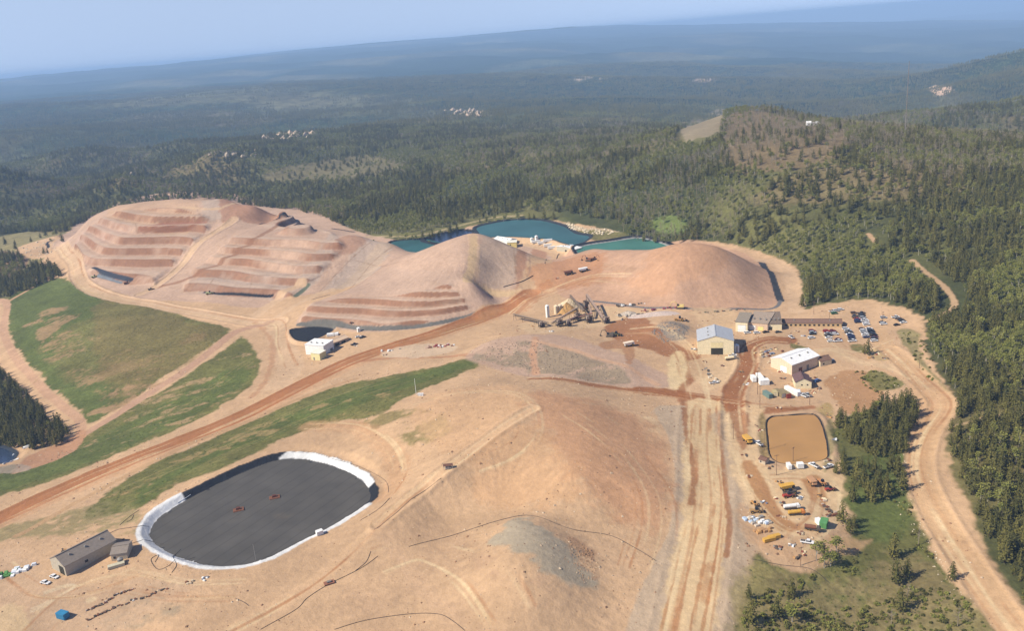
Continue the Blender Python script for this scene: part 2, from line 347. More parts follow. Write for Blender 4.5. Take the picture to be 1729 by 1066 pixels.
def line(col, pts, width, soft=0.8, warp=0.6, op=1.0, veg=0.0, cls=None, broken=None):
    P = curve(surf(pts), 5); s = _sel(P, width+soft+3)
    if not len(s): return
    d = line_d(X1[s], Y1[s], P)-width/2 + warp*(n2[s]+0.8*n3[s])
    mk = (1-smooth(-soft*.6, soft*.6, d))*op
    if broken is not None:
        wl, thr = broken; mk = mk*smooth(thr, thr+0.3, fbm(X1[s], Y1[s], wl, 3, 33))
    paint(mk, s, col, veg, cls)
DIRT = C(222,184,144); PALE = C(234,200,158); ORNG = C(190,130,86); WET = C(166,106,64); PINK = C(214,180,154); RISER = C(160,112,82)
GREY = C(186,168,148); LINER = C(92,94,98); BLACK = C(48,50,56); GRASS = C(98,112,56); GRASS2 = C(122,120,68); OLIVE = C(158,146,100); STONE = C(160,150,134)
WHITE = C(238,238,236); CREAM = C(246,218,168)
# -- the cleared mine ground
CLEAR = [(-400,560),(-60,480),(20,470),(40,425),(30,408),(90,392),(150,345),(250,322),(380,312),(500,335),(600,380),(650,392),(720,390),(790,372),(850,362),(930,362),(1000,376),(1060,388),(1130,400),(1200,405),(1285,428),(1335,448),(1352,480),(1350,522),(1395,516),(1460,512),(1500,522),(1556,545),(1566,600),(1612,680),(1596,740),(1650,860),(1729,975),(1850,1110),(1850,1500),(-700,1500)]
CLW = np.stack(PZ(np.array(CLEAR, float)[:, 0], np.array(CLEAR, float)[:, 1], 0), 1)
area(DIRT, CLW, 3, 4, cls='ground', world=True)
# left meadow rim, stands
area(OLIVE, [(-300,470),(0,400),(60,392),(120,395),(95,420),(60,450),(0,480),(-300,540)], 3, 4, veg=1, cls='ground')
area(C(150,122,96), [(-100,440),(0,425),(45,430),(35,460),(0,472),(-100,490)], 3, 4, veg=.6)
area(DIRT, [(30,418),(80,402),(110,400),(95,425),(40,432)], 3, 3)
# green hillside
area(GRASS2, [(14,510),(40,488),(105,470),(150,492),(230,512),(330,540),(378,552),(382,566),(300,620),(215,680),(150,715),(138,700),(60,625),(18,565)], 2.5, 3, veg=1, cls='grass_slope')
area(GRASS, [(14,510),(40,488),(100,470),(200,510),(260,530),(140,540),(90,580),(110,640),(190,650),(160,710),(100,670),(40,600),(18,565)], 8, 8, .75, veg=1)
area(C(178,146,106), [(110,640),(60,580),(140,560),(260,600),(330,560),(340,590),(240,655),(170,670)], 6, 6, .8, veg=.6, spots=(34,-.05))
area(C(140,122,76), [(180,500),(330,545),(380,560),(340,600),(240,650),(180,640),(160,560)], 8, 10, .6, veg=1)
area(C(186,152,112), [(40,548),(90,520),(132,530),(90,560),(70,580),(55,556)], 4, 5, .8, veg=.5, spots=(20,-.1))
area(C(186,150,112), [(150,690),(230,640),(300,630),(250,690),(180,705)], 4, 5, .8, veg=.5, spots=(20,0))
# slope between track and haul road
area(GRASS2, [(-120,800),(0,790),(90,770),(140,732),(200,700),(290,650),(380,590),(412,568),(440,610),(425,650),(340,705),(200,765),(90,810),(0,838),(-120,880)], 2.5, 3, veg=1, cls='grass_slope')
area(GRASS, [(0,800),(150,745),(280,680),(400,620),(420,645),(300,715),(120,790),(0,830)], 5, 5, .7, veg=1)
area(C(196,164,122), [(140,735),(300,640),(410,580),(430,640),(340,700),(180,770)], 4, 4, .75, veg=.5, spots=(16,.12))
# green band between haul road and oval pond
area(GRASS2, [(150,860),(230,800),(330,752),(450,700),(560,655),(640,640),(720,622),(790,606),(812,612),(780,632),(700,665),(640,700),(560,715),(470,745),(390,785),(300,820),(230,860),(170,872)], 3, 4, veg=1, cls='grass_slope')
area(GRASS, [(250,815),(400,740),(560,670),(700,632),(800,608),(760,632),(640,670),(480,730),(330,790),(240,850)], 6, 5, .75, veg=1)
area(C(190,160,112), [(150,860),(330,760),(560,670),(700,660),(560,715),(300,820)], 4, 4, .7, veg=.5, spots=(14,.15))
area(C(150,136,86), [(600,700),(700,690),(750,720),(720,750),(660,735),(610,720)], 4, 6, .85, veg=.9, spots=(16,-.15))
area(OLIVE, [(-100,890),(60,880),(160,850),(230,862),(230,900),(120,905),(0,915),(-100,960)], 4, 6, .8, veg=.7, spots=(22,-.2))
# heaps
heapA = [(88,418),(110,395),(150,362),(250,330),(380,325),(500,350),(600,390),(690,420),(600,460),(540,495),(480,505),(430,520),(330,510),(240,506),(160,478),(130,440)]
area(PINK, heapA, 3, 2, cls='leach_heap')
area(PINK, [(500,545),(560,500),(640,450),(720,405),(795,385),(860,405),(930,435),(880,470),(860,500),(840,522),(760,548),(640,560),(540,556)], 3, 2, cls='leach_heap')
area(C(216,174,142), [(960,505),(935,470),(945,435),(1010,418),(1100,415),(1165,405),(1240,422),(1285,445),(1315,500),(1290,522),(1180,526),(1060,520)], 3, 2, cls='leach_heap')
area(C(222,184,150), [(180,365),(250,338),(370,335),(330,365),(230,380)], 3, 3, .8)
area(C(216,182,160), [(130,400),(170,372),(215,375),(215,395),(170,410),(130,412)], 3, 3, .7)
area(C(184,128,102), [(232,388),(280,376),(350,374),(325,386),(280,394)], 1.5, 2, .95)
area(C(204,184,166), [(340,355),(365,335),(385,340),(365,370),(345,372)], 3, 4, .6)
area(C(190,142,112), [(370,345),(420,340),(478,358),(430,378),(400,368)], 3, 4, .8)
area(C(200,182,166), [(500,480),(540,420),(560,395),(575,400),(560,440),(520,490)], 3, 4, .6)
area(C(202,184,168), [(545,490),(600,420),(690,425),(640,455),(570,490)], 4, 5, .6)
area(C(190,146,118), [(560,440),(575,400),(620,405),(600,425),(575,430)], 3, 4, .7)
area(C(200,180,164), [(330,490),(350,462),(500,465),(480,500),(350,498)], 4, 3, .6)
area(C(206,180,156), [(820,400),(900,425),(870,470),(815,480),(805,440)], 3, 4, .7)
area(C(190,142,110), [(925,430),(900,420),(870,470),(880,475)], 2, 3, .8)
area(C(206,176,154), [(560,500),(640,460),(700,455),(780,470),(760,490),(640,500)], 5, 5, .5)
area(C(222,170,128), [(1060,480),(1100,430),(1165,410),(1230,430),(1180,470),(1120,500)], 6, 8, .5)
area(C(196,158,126), [(1000,440),(1066,450),(1066,458),(1010,454)], 2, 2, .7)
area(C(202,146,104), [(900,450),(1000,425),(1020,440),(1000,475),(940,490),(900,480)], 5, 6, .7)
# benches of the terraced faces: risers are raw red ore, treads pale
rs = (GF.ravel() >= 0) & (GF.ravel() < 0.52)
s = np.nonzero(GF.ravel() >= 0)[0]; f = GF.ravel()[s]
mk = smooth(0.0, 0.08, f)*(1-smooth(0.33, 0.38, f)); mk = mk*np.clip(0.72+1.5*n1[s]+.5*n2[s], 0.12, 1)
paint(mk*0.8, s, RISER, None, None)
mk = smooth(0.36, 0.40, f)*(1-smooth(0.55, 0.8, f)); paint(mk*0.65, s, C(228,198,172), None, None)
line(C(166,120,90), [(266,486),(330,466),(400,425),(440,398),(478,380)], 7, 1, 1.2, .7)
for p_ in ([(540,492),(580,450),(625,410)], [(570,500),(615,460),(662,418)], [(600,485),(640,455),(692,428)], [(520,478),(600,440),(690,440)], [(560,470),(600,430)], [(330,478),(420,486),(500,480)], [(345,462),(430,466),(510,462)], [(350,500),(362,465)], [(420,503),(425,466)]):
    line(C(168,136,112), p_, .9, .5, .6, .7)
for p_ in ([(140,402),(180,378),(222,372),(232,392)], [(600,520),(700,520),(780,508)], [(330,345),(345,370),(395,372)], [(480,420),(560,405),(620,398)], [(840,400),(870,440),(850,480)], [(870,412),(895,440),(872,470)]):
    line(C(176,146,120), p_, 1.2, .6, .8, .6)
# liner strips at heap toes
for pts, wd, col in [
  ([(505,548),(560,553),(640,556),(720,550),(790,535),(832,516)], 5.5, C(128,124,116)), ([(158,452),(180,462),(222,473)], 5, C(70,74,84)), ([(165,466),(205,478)], 3, C(130,136,142)),
  ([(345,494),(400,497),(460,500)], 3, BLACK), ([(1284,440),(1302,462),(1312,492),(1318,508)], 6, C(72,74,80)), ([(1318,508),(1300,522),(1200,524),(1110,520),(1040,513),(990,508)], 3, C(128,126,126)),
  ([(440,378),(482,360)], 4, C(56,58,64)), ([(560,386),(598,392)], 3, BLACK), ([(528,506),(556,498)], 2.5, BLACK),([(500,500),(520,482)],5,C(128,134,112)),
  ([(82,418),(80,410),(90,405)], 4, BLACK)]:
    line(col, pts, wd, .6, .3, cls='pond_liner')
# pale ramp roads
for pts, wd in [([(235,498),(270,480),(320,430),(360,395),(395,372)], 11), ([(430,535),(470,505),(510,478)], 12), ([(800,394),(800,430),(790,470),(815,487),(860,495),(905,492)], 9),
   ([(98,420),(125,440),(135,475),(180,500),(260,515),(340,530),(420,545),(470,545)], 17), ([(460,545),(475,580),(490,620),(470,650)], 20), ([(450,550),(530,500),(560,490)], 8),
   ([(1285,440),(1320,450),(1340,490),(1345,525)], 12), ([(300,350),(390,345),(470,362)],5)]:
    line(C(228,192,154), pts, wd, 1.5, 1.5, .85, cls='dirt_road')
line(C(230,196,152), [(801,400),(797,440),(787,474),(815,488),(860,496),(900,494)], 6.5, .8, .6, .95)
line(C(200,150,112), [(430,545),(460,580),(450,640),(425,670)], 4, 2, 2, .6)
# thin tracks in the valley
line(C(214,172,138), [(-40,505),(10,510),(6,560),(30,610),(70,655),(110,690),(135,712),(130,745),(80,775),(30,795)], 7, 1, .6, cls='dirt_road')
line(C(206,166,130), [(60,483),(30,500),(10,512)], 6, 1, .6, cls='dirt_road')
line(C(204,164,134), [(455,545),(400,560),(360,590),(300,635),(240,672),(190,705),(140,735),(110,755)], 9, 1.2, .8, cls='dirt_road')
area(C(204,156,120), [(50,770),(120,740),(135,725),(145,735),(120,765),(60,790),(20,800)], 2, 2, cls='dirt_road')
line(C(190,150,108), [(-60,752),(30,745),(75,738)], 3, .8, .4, cls='dirt_road')
area(GREY, [(0,790),(40,785),(50,795),(0,800)], 2, 2, .8)
# haul road
line(C(222,178,136), [(-160,960),(0,882),(150,812),(300,752),(420,702),(520,650),(610,608),(720,572),(810,542),(860,518),(890,500)], 24, 2, 1.5, .9, cls='haul_road')
line(ORNG, [(-160,955),(0,878),(150,808),(300,748),(420,698),(520,646),(610,604),(720,569),(810,540),(860,518),(895,498)], 19, 1.0, .7, cls='haul_road')
line(C(220,172,128), [(-160,962),(0,885),(150,814),(300,753),(420,702),(520,650)], 3, 1, 1, .5)
line(C(206,168,126), [(30,905),(150,838),(300,760),(420,712),(520,668),(600,640)], 5, 1.2, 1, .9, cls='dirt_road')
line(C(190,142,98), [(640,596),(720,572),(800,545),(840,525)], 12, 3, 3, .6, broken=(18,-.3))
line(C(200,150,108), [(900,495),(960,478),(1020,470)], 14, 5, 5, .5)
line(C(196,136,92), [(870,530),(900,505),(925,480)], 10, 3, 4, .55)
# red-ish patches by the middle
line(C(192,132,92), [(560,620),(660,605),(780,600),(830,610)], 5, 2, 2, .6, broken=(20,-.3))
area(C(232,204,172), [(640,600),(680,585),(760,580),(770,592),(700,605)], 2, 3, .8)
# crusher area
area(C(232,198,156), [(880,548),(940,540),(1010,520),(1060,520),(1090,530),(1060,545),(980,555),(900,565)], 3, 3, .85)
area(C(206,174,152), [(790,600),(830,575),(930,565),(1000,580),(1080,610),(1150,650),(1060,655),(960,640),(880,635),(800,612)], 3, 3, .8, cls='earth_mound')
area(C(168,150,124), [(800,600),(835,578),(900,575),(980,598),(1050,622),(1060,648),(980,640),(880,625),(815,612)], 3, 3, .85, spots=(22,-.45), cls='earth_mound')
line(C(218,168,132), [(905,570),(900,600),(905,632)], 5, 1.5, 1, .8)
line(C(224,180,144), [(900,575),(980,595),(1060,620),(1110,650)], 4, 1.5, 1, .8)
area(C(160,148,134), [(1098,558),(1130,542),(1165,552),(1160,572),(1120,578),(1100,570)], 2, 3, .8, spots=(8,-.4), cls='earth_mound')
area(WET, [(1030,545),(1080,535),(1110,550),(1140,580),(1180,600),(1190,640),(1160,620),(1110,595),(1050,580),(1020,560)], 2.5, 3, .8)
area(C(188,140,102), [(1012,580),(1050,572),(1070,585),(1068,612),(1058,612),(1050,590),(1020,590)], 1.5, 1.5, .85)
area(CREAM, [(1130,605),(1155,595),(1165,650),(1130,655)], 2, 2, .8)
line(WET, [(900,640),(1000,650),(1080,660),(1150,668),(1230,680),(1260,690),(1340,690)], 6, 2, 1.5, .85, cls='dirt_road', broken=(24,-.5))
line(WET, [(1080,660),(1130,664),(1190,674),(1250,682)], 12, 1.6, 1.5, .9)
line(WET, [(1160,690),(1150,660),(1170,640)], 5, 2, 1.5, .8)
line(WET, [(1262,700),(1300,696),(1370,688)], 5, 1.5, 1, .8)
line(WET, [(1330,575),(1290,575),(1262,590),(1262,620),(1240,660),(1238,700),(1240,740)], 13, 2, 1.5, .9, cls='dirt_road')
line(WET, [(1190,580),(1175,600),(1165,640)], 5, 2, 1.5, .7)
area(C(236,200,156), [(1170,520),(1240,525),(1240,560),(1190,560)], 3, 3, .8)
area(C(238,204,160), [(1165,610),(1240,600),(1235,640),(1190,660),(1170,640)], 3, 3, .7)
line(C(238,206,164), [(1340,605),(1400,590),(1450,610),(1500,620)], 10, 4, 2, .5)
area(C(196,150,106), [(1396,640),(1440,625),(1490,640),(1480,690),(1430,700),(1405,670)], 2, 3, .9)
area(C(186,160,102), [(1378,690),(1400,680),(1410,700),(1395,705)], 2, 2, .8, veg=.5)
area(GRASS2, [(1336,580),(1370,590),(1368,596),(1338,588)], 1.5, 1, .9, veg=1)
area(GRASS2, [(1435,583),(1456,582),(1456,596),(1440,592)], 1.5, 1, .9, veg=1)
area(C(196,168,122), [(1470,590),(1500,595),(1500,608),(1475,606)], 1.5, 1, .9, veg=.7)
area(OLIVE, [(1515,560),(1550,562),(1556,600),(1600,660),(1590,665),(1545,610)], 2, 2, .9, veg=1)
area(GRASS2, [(1460,632),(1490,628),(1530,650),(1480,660)], 2, 2, .9, veg=1, cls='grass_slope')
# main road down the right of the dome
area(C(210,184,154), [(1105,690),(1128,740),(1138,800),(1132,870),(1112,935),(1080,1000),(1050,1090),(1050,1200),(1260,1200),(1252,1040),(1264,940),(1254,860),(1242,780),(1224,700),(1160,686)], 1.2, .8)
line(C(234,202,156), [(1190,685),(1188,760),(1192,850),(1178,950),(1158,1066),(1145,1150)], 21, 1.8, 2, .95, cls='haul_road')
for dx_, wd in [(-30,1.6),(-10,1.3),(12,1.6),(28,1.4)]:
    line(C(196,144,98), [(1190+dx_*.7,690),(1190+dx_*.8,760),(1194+dx_,850),(1176+dx_*1.1,950),(1152+dx_*1.2,1066)], wd, .5, .5, .75, broken=(26,-.1))
line(WET, [(1155,690),(1160,740),(1172,800),(1168,850)], 3, 1, 1, .75)
line(WET, [(1215,700),(1222,800),(1232,880),(1226,940)], 2.6, .8, .8, .75)
area(C(196,144,98), [(1185,955),(1205,950),(1200,1010),(1178,1010)], 3, 3, .6)
line(C(196,172,144), [(1215,700),(1240,780),(1252,860),(1262,950),(1245,1066)], 9, 3, 2, .7)
area(C(240,210,166), [(1074,708),(1104,706),(1118,740),(1095,750)], 2, 2, .75)
ruts([(1190,685),(1188,760),(1192,850),(1178,950),(1158,1066),(1145,1150)], 16, 10, 1)
# dome
area(C(228,184,140), [(700,690),(760,660),(860,650),(890,665),(880,700),(840,750),(770,770),(720,740)], 6, 5, .6)
area(C(210,158,118), [(900,665),(1000,680),(1110,720),(1135,800),(1120,900),(1000,850),(930,760)], 10, 8, .7)
area(C(224,176,130), [(800,760),(900,720),(1000,830),(900,860),(790,840)], 8, 8, .5)
line(C(232,192,150), [(380,1070),(520,990),(640,885),(740,800),(830,735),(900,690)], 8, 1.5, .8, .9, cls='dirt_road')
line(C(216,168,124), [(520,720),(600,722),(655,755),(672,800),(650,840)], 12, 4, 2, .5)
area(C(178,172,152), [(850,885),(880,875),(930,895),(980,940),(1010,990),(960,985),(900,950),(860,930),(830,920)], 3, 5, .7, cls='earth_mound')
area(C(206,168,134), [(810,930),(850,940),(900,950),(930,1010),(860,1020),(800,980)], 4, 5, .5, spots=(12,-.2), cls='earth_mound')
area(C(184,142,108), [(960,905),(1000,930),(1010,975),(985,985),(965,950)], 2, 3, .6, spots=(6,-.2))
area(C(206,170,134), [(640,900),(720,880),(800,900),(780,1000),(820,1066),(620,1066),(560,1000)], 6, 8, .6, spots=(30,-.3))
line(C(222,184,146), [(640,890),(680,950),(730,1010),(780,1066)], 7, 1.5, 1, .7)
area(C(166,154,130), [(200,1020),(260,990),(330,1000),(300,1050),(180,1066)], 4, 6, .6, spots=(14,-.1), veg=.3)
# lower left yard
area(C(216,182,148), [(0,930),(120,990),(260,980),(330,990),(200,1066),(0,1066)], 6, 6, .6)
for k in range(3):
    line(C(236,212,176), [(52,1035-k*3),(90,1018-k*3),(118,1000-k*2),(126,990-k),(112,988+k*2),(75,1000+k*2)], .9, .4, .2, .7)
area(C(238,206,160), [(0,1030),(30,1025),(50,1066),(0,1066)], 3, 4, .8)
area(C(238,210,168), [(145,1012),(160,1008),(162,1014),(150,1018)], 1, 1, .8)
# equipment yard
area(C(240,206,160), [(1230,700),(1290,690),(1290,790),(1420,770),(1425,860),(1400,900),(1300,900),(1245,820),(1225,740)], 3, 3, .85)
area(C(190,140,92), [(1248,785),(1272,780),(1300,830),(1330,880),(1365,893),(1320,900),(1290,870),(1262,815)], 1.5, 1.5, .9)
area(C(194,144,96), [(1355,808),(1385,805),(1395,850),(1388,860),(1362,830)], 1.5, 1.5, .85)
area(WET, [(1235,690),(1262,700),(1264,740),(1255,760),(1240,735)], 1.5, 1.5, .7)
area(C(168,142,92), [(1282,705),(1292,705),(1300,780),(1285,765)], 1.5, 1, .9, veg=1)
area(OLIVE, [(1400,700),(1412,740),(1400,785),(1390,785)], 1.5, 1, .8, veg=1)
area(C(222,180,138), [(1250,850),(1300,905),(1380,950),(1340,955),(1290,930),(1250,900)], 3, 3, .7)
# green ground on the right
area(GRASS2, [(1410,720),(1470,690),(1530,700),(1560,640),(1545,700),(1525,760),(1530,830),(1560,900),(1620,1000),(1680,1066),(1700,1150),(1200,1150),(1240,1066),(1262,1000),(1270,930),(1330,958),(1380,960),(1440,900),(1425,800)], 2.5, 3, veg=1, cls='grass_slope')
area(GRASS, [(1450,780),(1520,760),(1540,880),(1480,920),(1440,880)], 6, 5, .7, veg=1)
area(C(150,134,92), [(1440,930),(1540,930),(1600,1010),(1560,1066),(1400,1066)], 6, 8, .7, veg=1, spots=(24,-.25))
area(C(214,176,130), [(1395,905),(1440,910),(1475,912),(1450,935),(1420,938)], 2, 2, .85)
area(C(170,154,100), [(1262,940),(1340,975),(1380,1066),(1240,1066)], 5, 5, .7, veg=1)
area(C(148,132,90), [(1290,960),(1400,960),(1500,920),(1600,980),(1680,1066),(1690,1130),(1300,1130)], 6, 8, .75, veg=1, spots=(40,-.3))
# right road
line(C(226,186,142), [(1480,560),(1500,590),(1540,625),(1578,665),(1590,690),(1562,735),(1552,790),(1572,850),(1620,930),(1680,1020),(1740,1100)], 13, 1.3, 1, cls='dirt_road')
line(C(214,168,122), [(1578,665),(1590,700),(1566,745),(1560,800),(1590,870),(1650,960)], 3, 2, 1, .45, broken=(30,-.3))
area(C(228,186,142), [(1535,640),(1570,640),(1602,680),(1592,730),(1575,700),(1550,700)], 3, 2, cls='dirt_road')
line(C(214,178,138), [(1556,545),(1590,532),(1612,515),(1595,485),(1570,465),(1540,440)], 4.5, 1, .6, .9, cls='dirt_road')
line(C(206,170,132), [(1466,395),(1480,412)], 4, 1, .6, .9, cls='dirt_road'); line(C(200,170,130), [(1600,722),(1640,712),(1660,705),(1729,700)], 2.2, .8, .5, .9)
ruts([(1500,590),(1540,625),(1578,665),(1590,690),(1562,735),(1552,790),(1572,850),(1620,930),(1680,1020),(1740,1100)], 10, 5, 2)
ruts([(-160,955),(0,878),(150,808),(300,748),(420,698),(520,646),(610,604),(720,569),(810,540),(860,518),(895,498)], 5, 7, 3)
ruts([(380,1070),(520,990),(640,885),(740,800),(830,735),(900,690)], 6, 3, 4); ruts([(98,420),(125,440),(135,475),(180,500),(260,515),(340,530),(420,545),(470,545),(475,580),(490,620)], 8, 7, 5)
ruts([(900,640),(1000,650),(1080,660),(1150,668),(1230,680),(1340,690)], 8, 5, 6); ruts([(1330,575),(1290,575),(1262,590),(1262,620),(1240,660),(1238,700),(1245,760)], 8, 6, 7); ruts([(1340,605),(1400,590),(1450,610),(1500,620),(1540,640)], 8, 6, 8)
ruts([(870,530),(900,505),(940,490),(1000,470),(1060,470)], 10, 8, 9); ruts([(1060,560),(1110,560),(1150,590),(1170,640),(1180,690)], 10, 9, 10); ruts([(1260,760),(1290,830),(1330,880),(1370,890)], 7, 7, 11); ruts([(1300,800),(1350,800),(1390,820),(1385,880),(1340,920)], 8, 7, 12)
ruts([(60,1066),(120,1010),(200,985),(300,1000),(400,1000)], 10, 9, 13); ruts([(0,960),(60,1000),(140,1000),(230,970)], 8, 6, 14); ruts([(1400,560),(1440,590),(1500,570)], 6, 8, 15); ruts([(700,690),(780,670),(870,680),(880,740),(800,780)], 7, 10, 16); ruts([(520,720),(600,722),(655,755),(672,800),(650,840)], 7, 6, 17)
ruts([(100,640),(200,560),(330,560)], 5, 25, 18, C(150,136,84)); ruts([(200,740),(330,680),(430,610)], 6, 12, 19, C(150,138,86)); ruts([(230,830),(400,750),(560,680),(720,630)], 8, 16, 20, C(162,146,96)); ruts([(640,950),(720,930),(800,960),(860,1040)], 7, 12, 21); ruts([(960,700),(1040,760),(1090,850),(1070,960)], 8, 18, 22)
# pond terrace details
line(C(206,184,140), [(620,400),(700,398),(760,385),(830,368),(880,364)], 5, 1.5, 1, .8)
line(C(214,190,156), [(955,378),(985,388),(1020,388),(1050,396)], 6, 1.5, 1.5, .9)
area(GRASS2, [(960,392),(1050,392),(1060,400),(1000,405),(965,402)], 2, 2, .9, veg=1)
area(C(126,140,76), [(1096,380),(1110,368),(1140,365),(1160,378),(1150,395),(1110,392)], 4, 4, .9, veg=1)
area(C(232,196,156), [(860,402),(930,402),(975,415),(960,425),(900,420)], 2, 1, .9)
# hills: bare hilltop, burnt slope, cliffs
area(C(168,152,122), [(1150,222),(1165,208),(1195,192),(1228,186),(1222,196),(1210,222),(1180,232)], 4, 4, .95, veg=.4)
area(C(150,128,94), [(1230,195),(1300,190),(1420,215),(1430,250),(1380,280),(1300,290),(1240,290),(1220,240)], 12, 14, .85, veg=1)
area(C(150,130,96), [(1280,320),(1450,270),(1600,280),(1620,330),(1450,340),(1300,350)], 12, 14, .6, veg=1)
area(C(140,128,90), [(440,300),(520,275),(620,262),(700,278),(640,300),(500,310)], 10, 14, .8, veg=1)
# pale plateaus and scars on the distant land
FOR = [(C(136,122,92), [(190,205),(260,190),(400,188),(480,200),(400,212),(240,216)], .6), (C(128,114,88), [(120,258),(180,243),(240,250),(250,275),(180,282)], .5), (C(132,126,88), [(440,175),(560,160),(700,165),(720,185),(560,200),(460,195)], .55),
  (C(130,120,88), [(700,175),(800,172),(840,190),(780,200),(700,192)], .4), (C(128,128,92), [(820,118),(900,100),(1010,102),(960,125),(860,130)], .5), (C(140,132,96), [(1280,122),(1380,112),(1400,128),(1370,148),(1300,142)], .55), (C(120,124,88), [(1150,90),(1260,82),(1300,92),(1200,104)], .5),
  (C(146,132,100), [(1380,175),(1480,178),(1520,200),(1440,205)], .5), (C(120,122,84), [(150,150),(300,140),(420,150),(300,165)], .4), (C(120,124,88), [(1450,80),(1600,70),(1690,85),(1560,95)], .4), (C(136,128,92), [(1560,165),(1620,158),(1640,172),(1580,182)], .5)]
for c_, p_, o_ in FOR: area(c_, p_, 60, 50, o_, veg=1, spots=(500, -.45))
area(C(252,214,180), [(1568,150),(1590,145),(1606,150),(1604,157),(1575,158)], 12, 14, .95, veg=0); area(C(236,206,180), [(1172,133),(1212,131),(1214,136),(1176,138)], 12, 20, .9, veg=0, spots=(90,-.1)); area(C(226,200,176), [(950,128),(1060,126),(1062,136),(955,138)], 12, 20, .7, veg=0, spots=(90,.0))
# pond liners
def rim(name, inner, outer, col, only=None):
    P, zr, dep, sl_, fall = PONDS[name]; s = _sel(P, 12)
    sd = poly_sd(X1[s], Y1[s], P)+(.9*n2[s]+.7*n3[s] if name == 'oval' else 0); mk = smooth(inner-.4, inner+.4, sd)*(1-smooth(outer-.4, outer+.4, sd))
    if only is not None:
        O = surf(only); mk = mk*(1-smooth(-.5, .5, poly_sd(X1[s], Y1[s], O)))
    paint(mk, s, col, 0, 'pond_liner')
rim('oval', -99, 1.0, BLACK)
for o in ([(215,925),(215,860),(262,848),(305,832),(318,850),(275,900),(290,930),(340,945),(440,938),(530,893),(600,850),(628,850),(622,885),(540,925),(450,975),(380,990),(300,985),(235,955)],
          [(470,775),(500,755),(560,762),(628,795),(640,812),(605,830),(540,800),(480,785)]):
    rim('oval', -4.2, .7 if o[0][0] > 400 else 2.3, C(250,250,248), o)
rim('oval', -99, -4.0, C(70,70,72))
rim('dark', -99, .5, BLACK); rim('blue', -99, 1.5, C(62,66,72)); rim('teal_left', -99, 1, BLACK); rim('navy_left', -99, 1, BLACK); rim('corner', -99, 1.5, C(60,66,76))
rim('teal_right', -99, 2, C(176,174,172)); rim('teal_right', -2.2, 2.2, BLACK); rim('brown', -99, .5, C(40,42,48))
COL[:, :3] *= (1+.07*GR.ravel()*(1-COL[:, 3]))[:, None]
# ------------------------------------------------------------------ materials
def mat(name, col, rough=0.9, metal=0.0, noise=None, bump=None, spec=0.3):
    m = bpy.data.materials.new(name); m.use_nodes = True; n = m.node_tree.nodes; l = m.node_tree.links; b = n['Principled BSDF']
    b.inputs['Roughness'].default_value = rough; b.inputs['Metallic'].default_value = metal; b.inputs['Specular IOR Level'].default_value = spec
    c = (float(col[0]), float(col[1]), float(col[2]), 1)
    sc_, am = noise if noise else (0.8, 0.18)
    tc = n.new('ShaderNodeTexCoord'); nz = n.new('ShaderNodeTexNoise'); nz.inputs['Scale'].default_value = sc_; nz.inputs['Detail'].default_value = 4
    rp = n.new('ShaderNodeMapRange'); rp.inputs[1].default_value = 0.3; rp.inputs[2].default_value = 0.7; rp.inputs[3].default_value = 1-am; rp.inputs[4].default_value = 1+am
    hs = n.new('ShaderNodeVectorMath'); hs.operation = 'SCALE'; hs.inputs[0].default_value = c[:3]
    l.new(tc.outputs['Object'], nz.inputs[0]); l.new(nz.outputs['Fac'], rp.inputs[0]); l.new(rp.outputs[0], hs.inputs['Scale']); l.new(hs.outputs[0], b.inputs['Base Color'])
    return m
def terrain_mat():
    m = bpy.data.materials.new('terrain'); m.use_nodes = True; n = m.node_tree.nodes; l = m.node_tree.links; b = n['Principled BSDF']
    b.inputs['Roughness'].default_value = 0.97; b.inputs['Specular IOR Level'].default_value = 0.15
    at = n.new('ShaderNodeAttribute'); at.attribute_name = 'col'; geo = n.new('ShaderNodeNewGeometry')
    def noise(scale, det=5, rough=.6):
        z = n.new('ShaderNodeTexNoise'); z.inputs['Scale'].default_value = scale; z.inputs['Detail'].default_value = det; z.inputs['Roughness'].default_value = rough
        l.new(geo.outputs['Position'], z.inputs[0]); return z.outputs['Fac']
    def mr(src, a, b_, lo, hi):
        r = n.new('ShaderNodeMapRange'); r.inputs[1].default_value = a; r.inputs[2].default_value = b_; r.inputs[3].default_value = lo; r.inputs[4].default_value = hi; l.new(src, r.inputs[0]); return r.outputs[0]
    def mul(a, b_):
        q = n.new('ShaderNodeMath'); q.operation = 'MULTIPLY'; l.new(a, q.inputs[0]); l.new(b_, q.inputs[1]); return q.outputs[0]
    dirt = mul(mul(mr(noise(.009, 7, .62), .32, .68, .9, 1.09), mr(noise(.3, 7, .7), .3, .7, .87, 1.12)), mul(mr(noise(.035, 8, .65), .3, .7, .86, 1.12), mr(noise(2.2, 3, .7), .3, .72, .92, 1.06)))
    vegn = mul(mul(mr(noise(.35, 6, .75), .3, .7, .62, 1.38), mr(noise(.05, 5, .6), .3, .7, .8, 1.2)), mr(noise(.011, 4, .6), .3, .7, .85, 1.15))
    mx = n.new('ShaderNodeMix'); mx.data_type = 'FLOAT'; l.new(at.outputs['Alpha'], mx.inputs[0]); l.new(dirt, mx.inputs[2]); l.new(vegn, mx.inputs[3])
    sc_ = n.new('ShaderNodeVectorMath'); sc_.operation = 'SCALE'; l.new(at.outputs['Color'], sc_.inputs[0]); l.new(mx.outputs[0], sc_.inputs['Scale'])
    l.new(sc_.outputs[0], b.inputs['Base Color'])
    bp = n.new('ShaderNodeBump'); bp.inputs['Distance'].default_value = 1.2; bp.inputs['Strength'].default_value = .5
    l.new(noise(.3, 7, .65), bp.inputs['Height']); l.new(bp.outputs[0], b.inputs['Normal'])
    return m
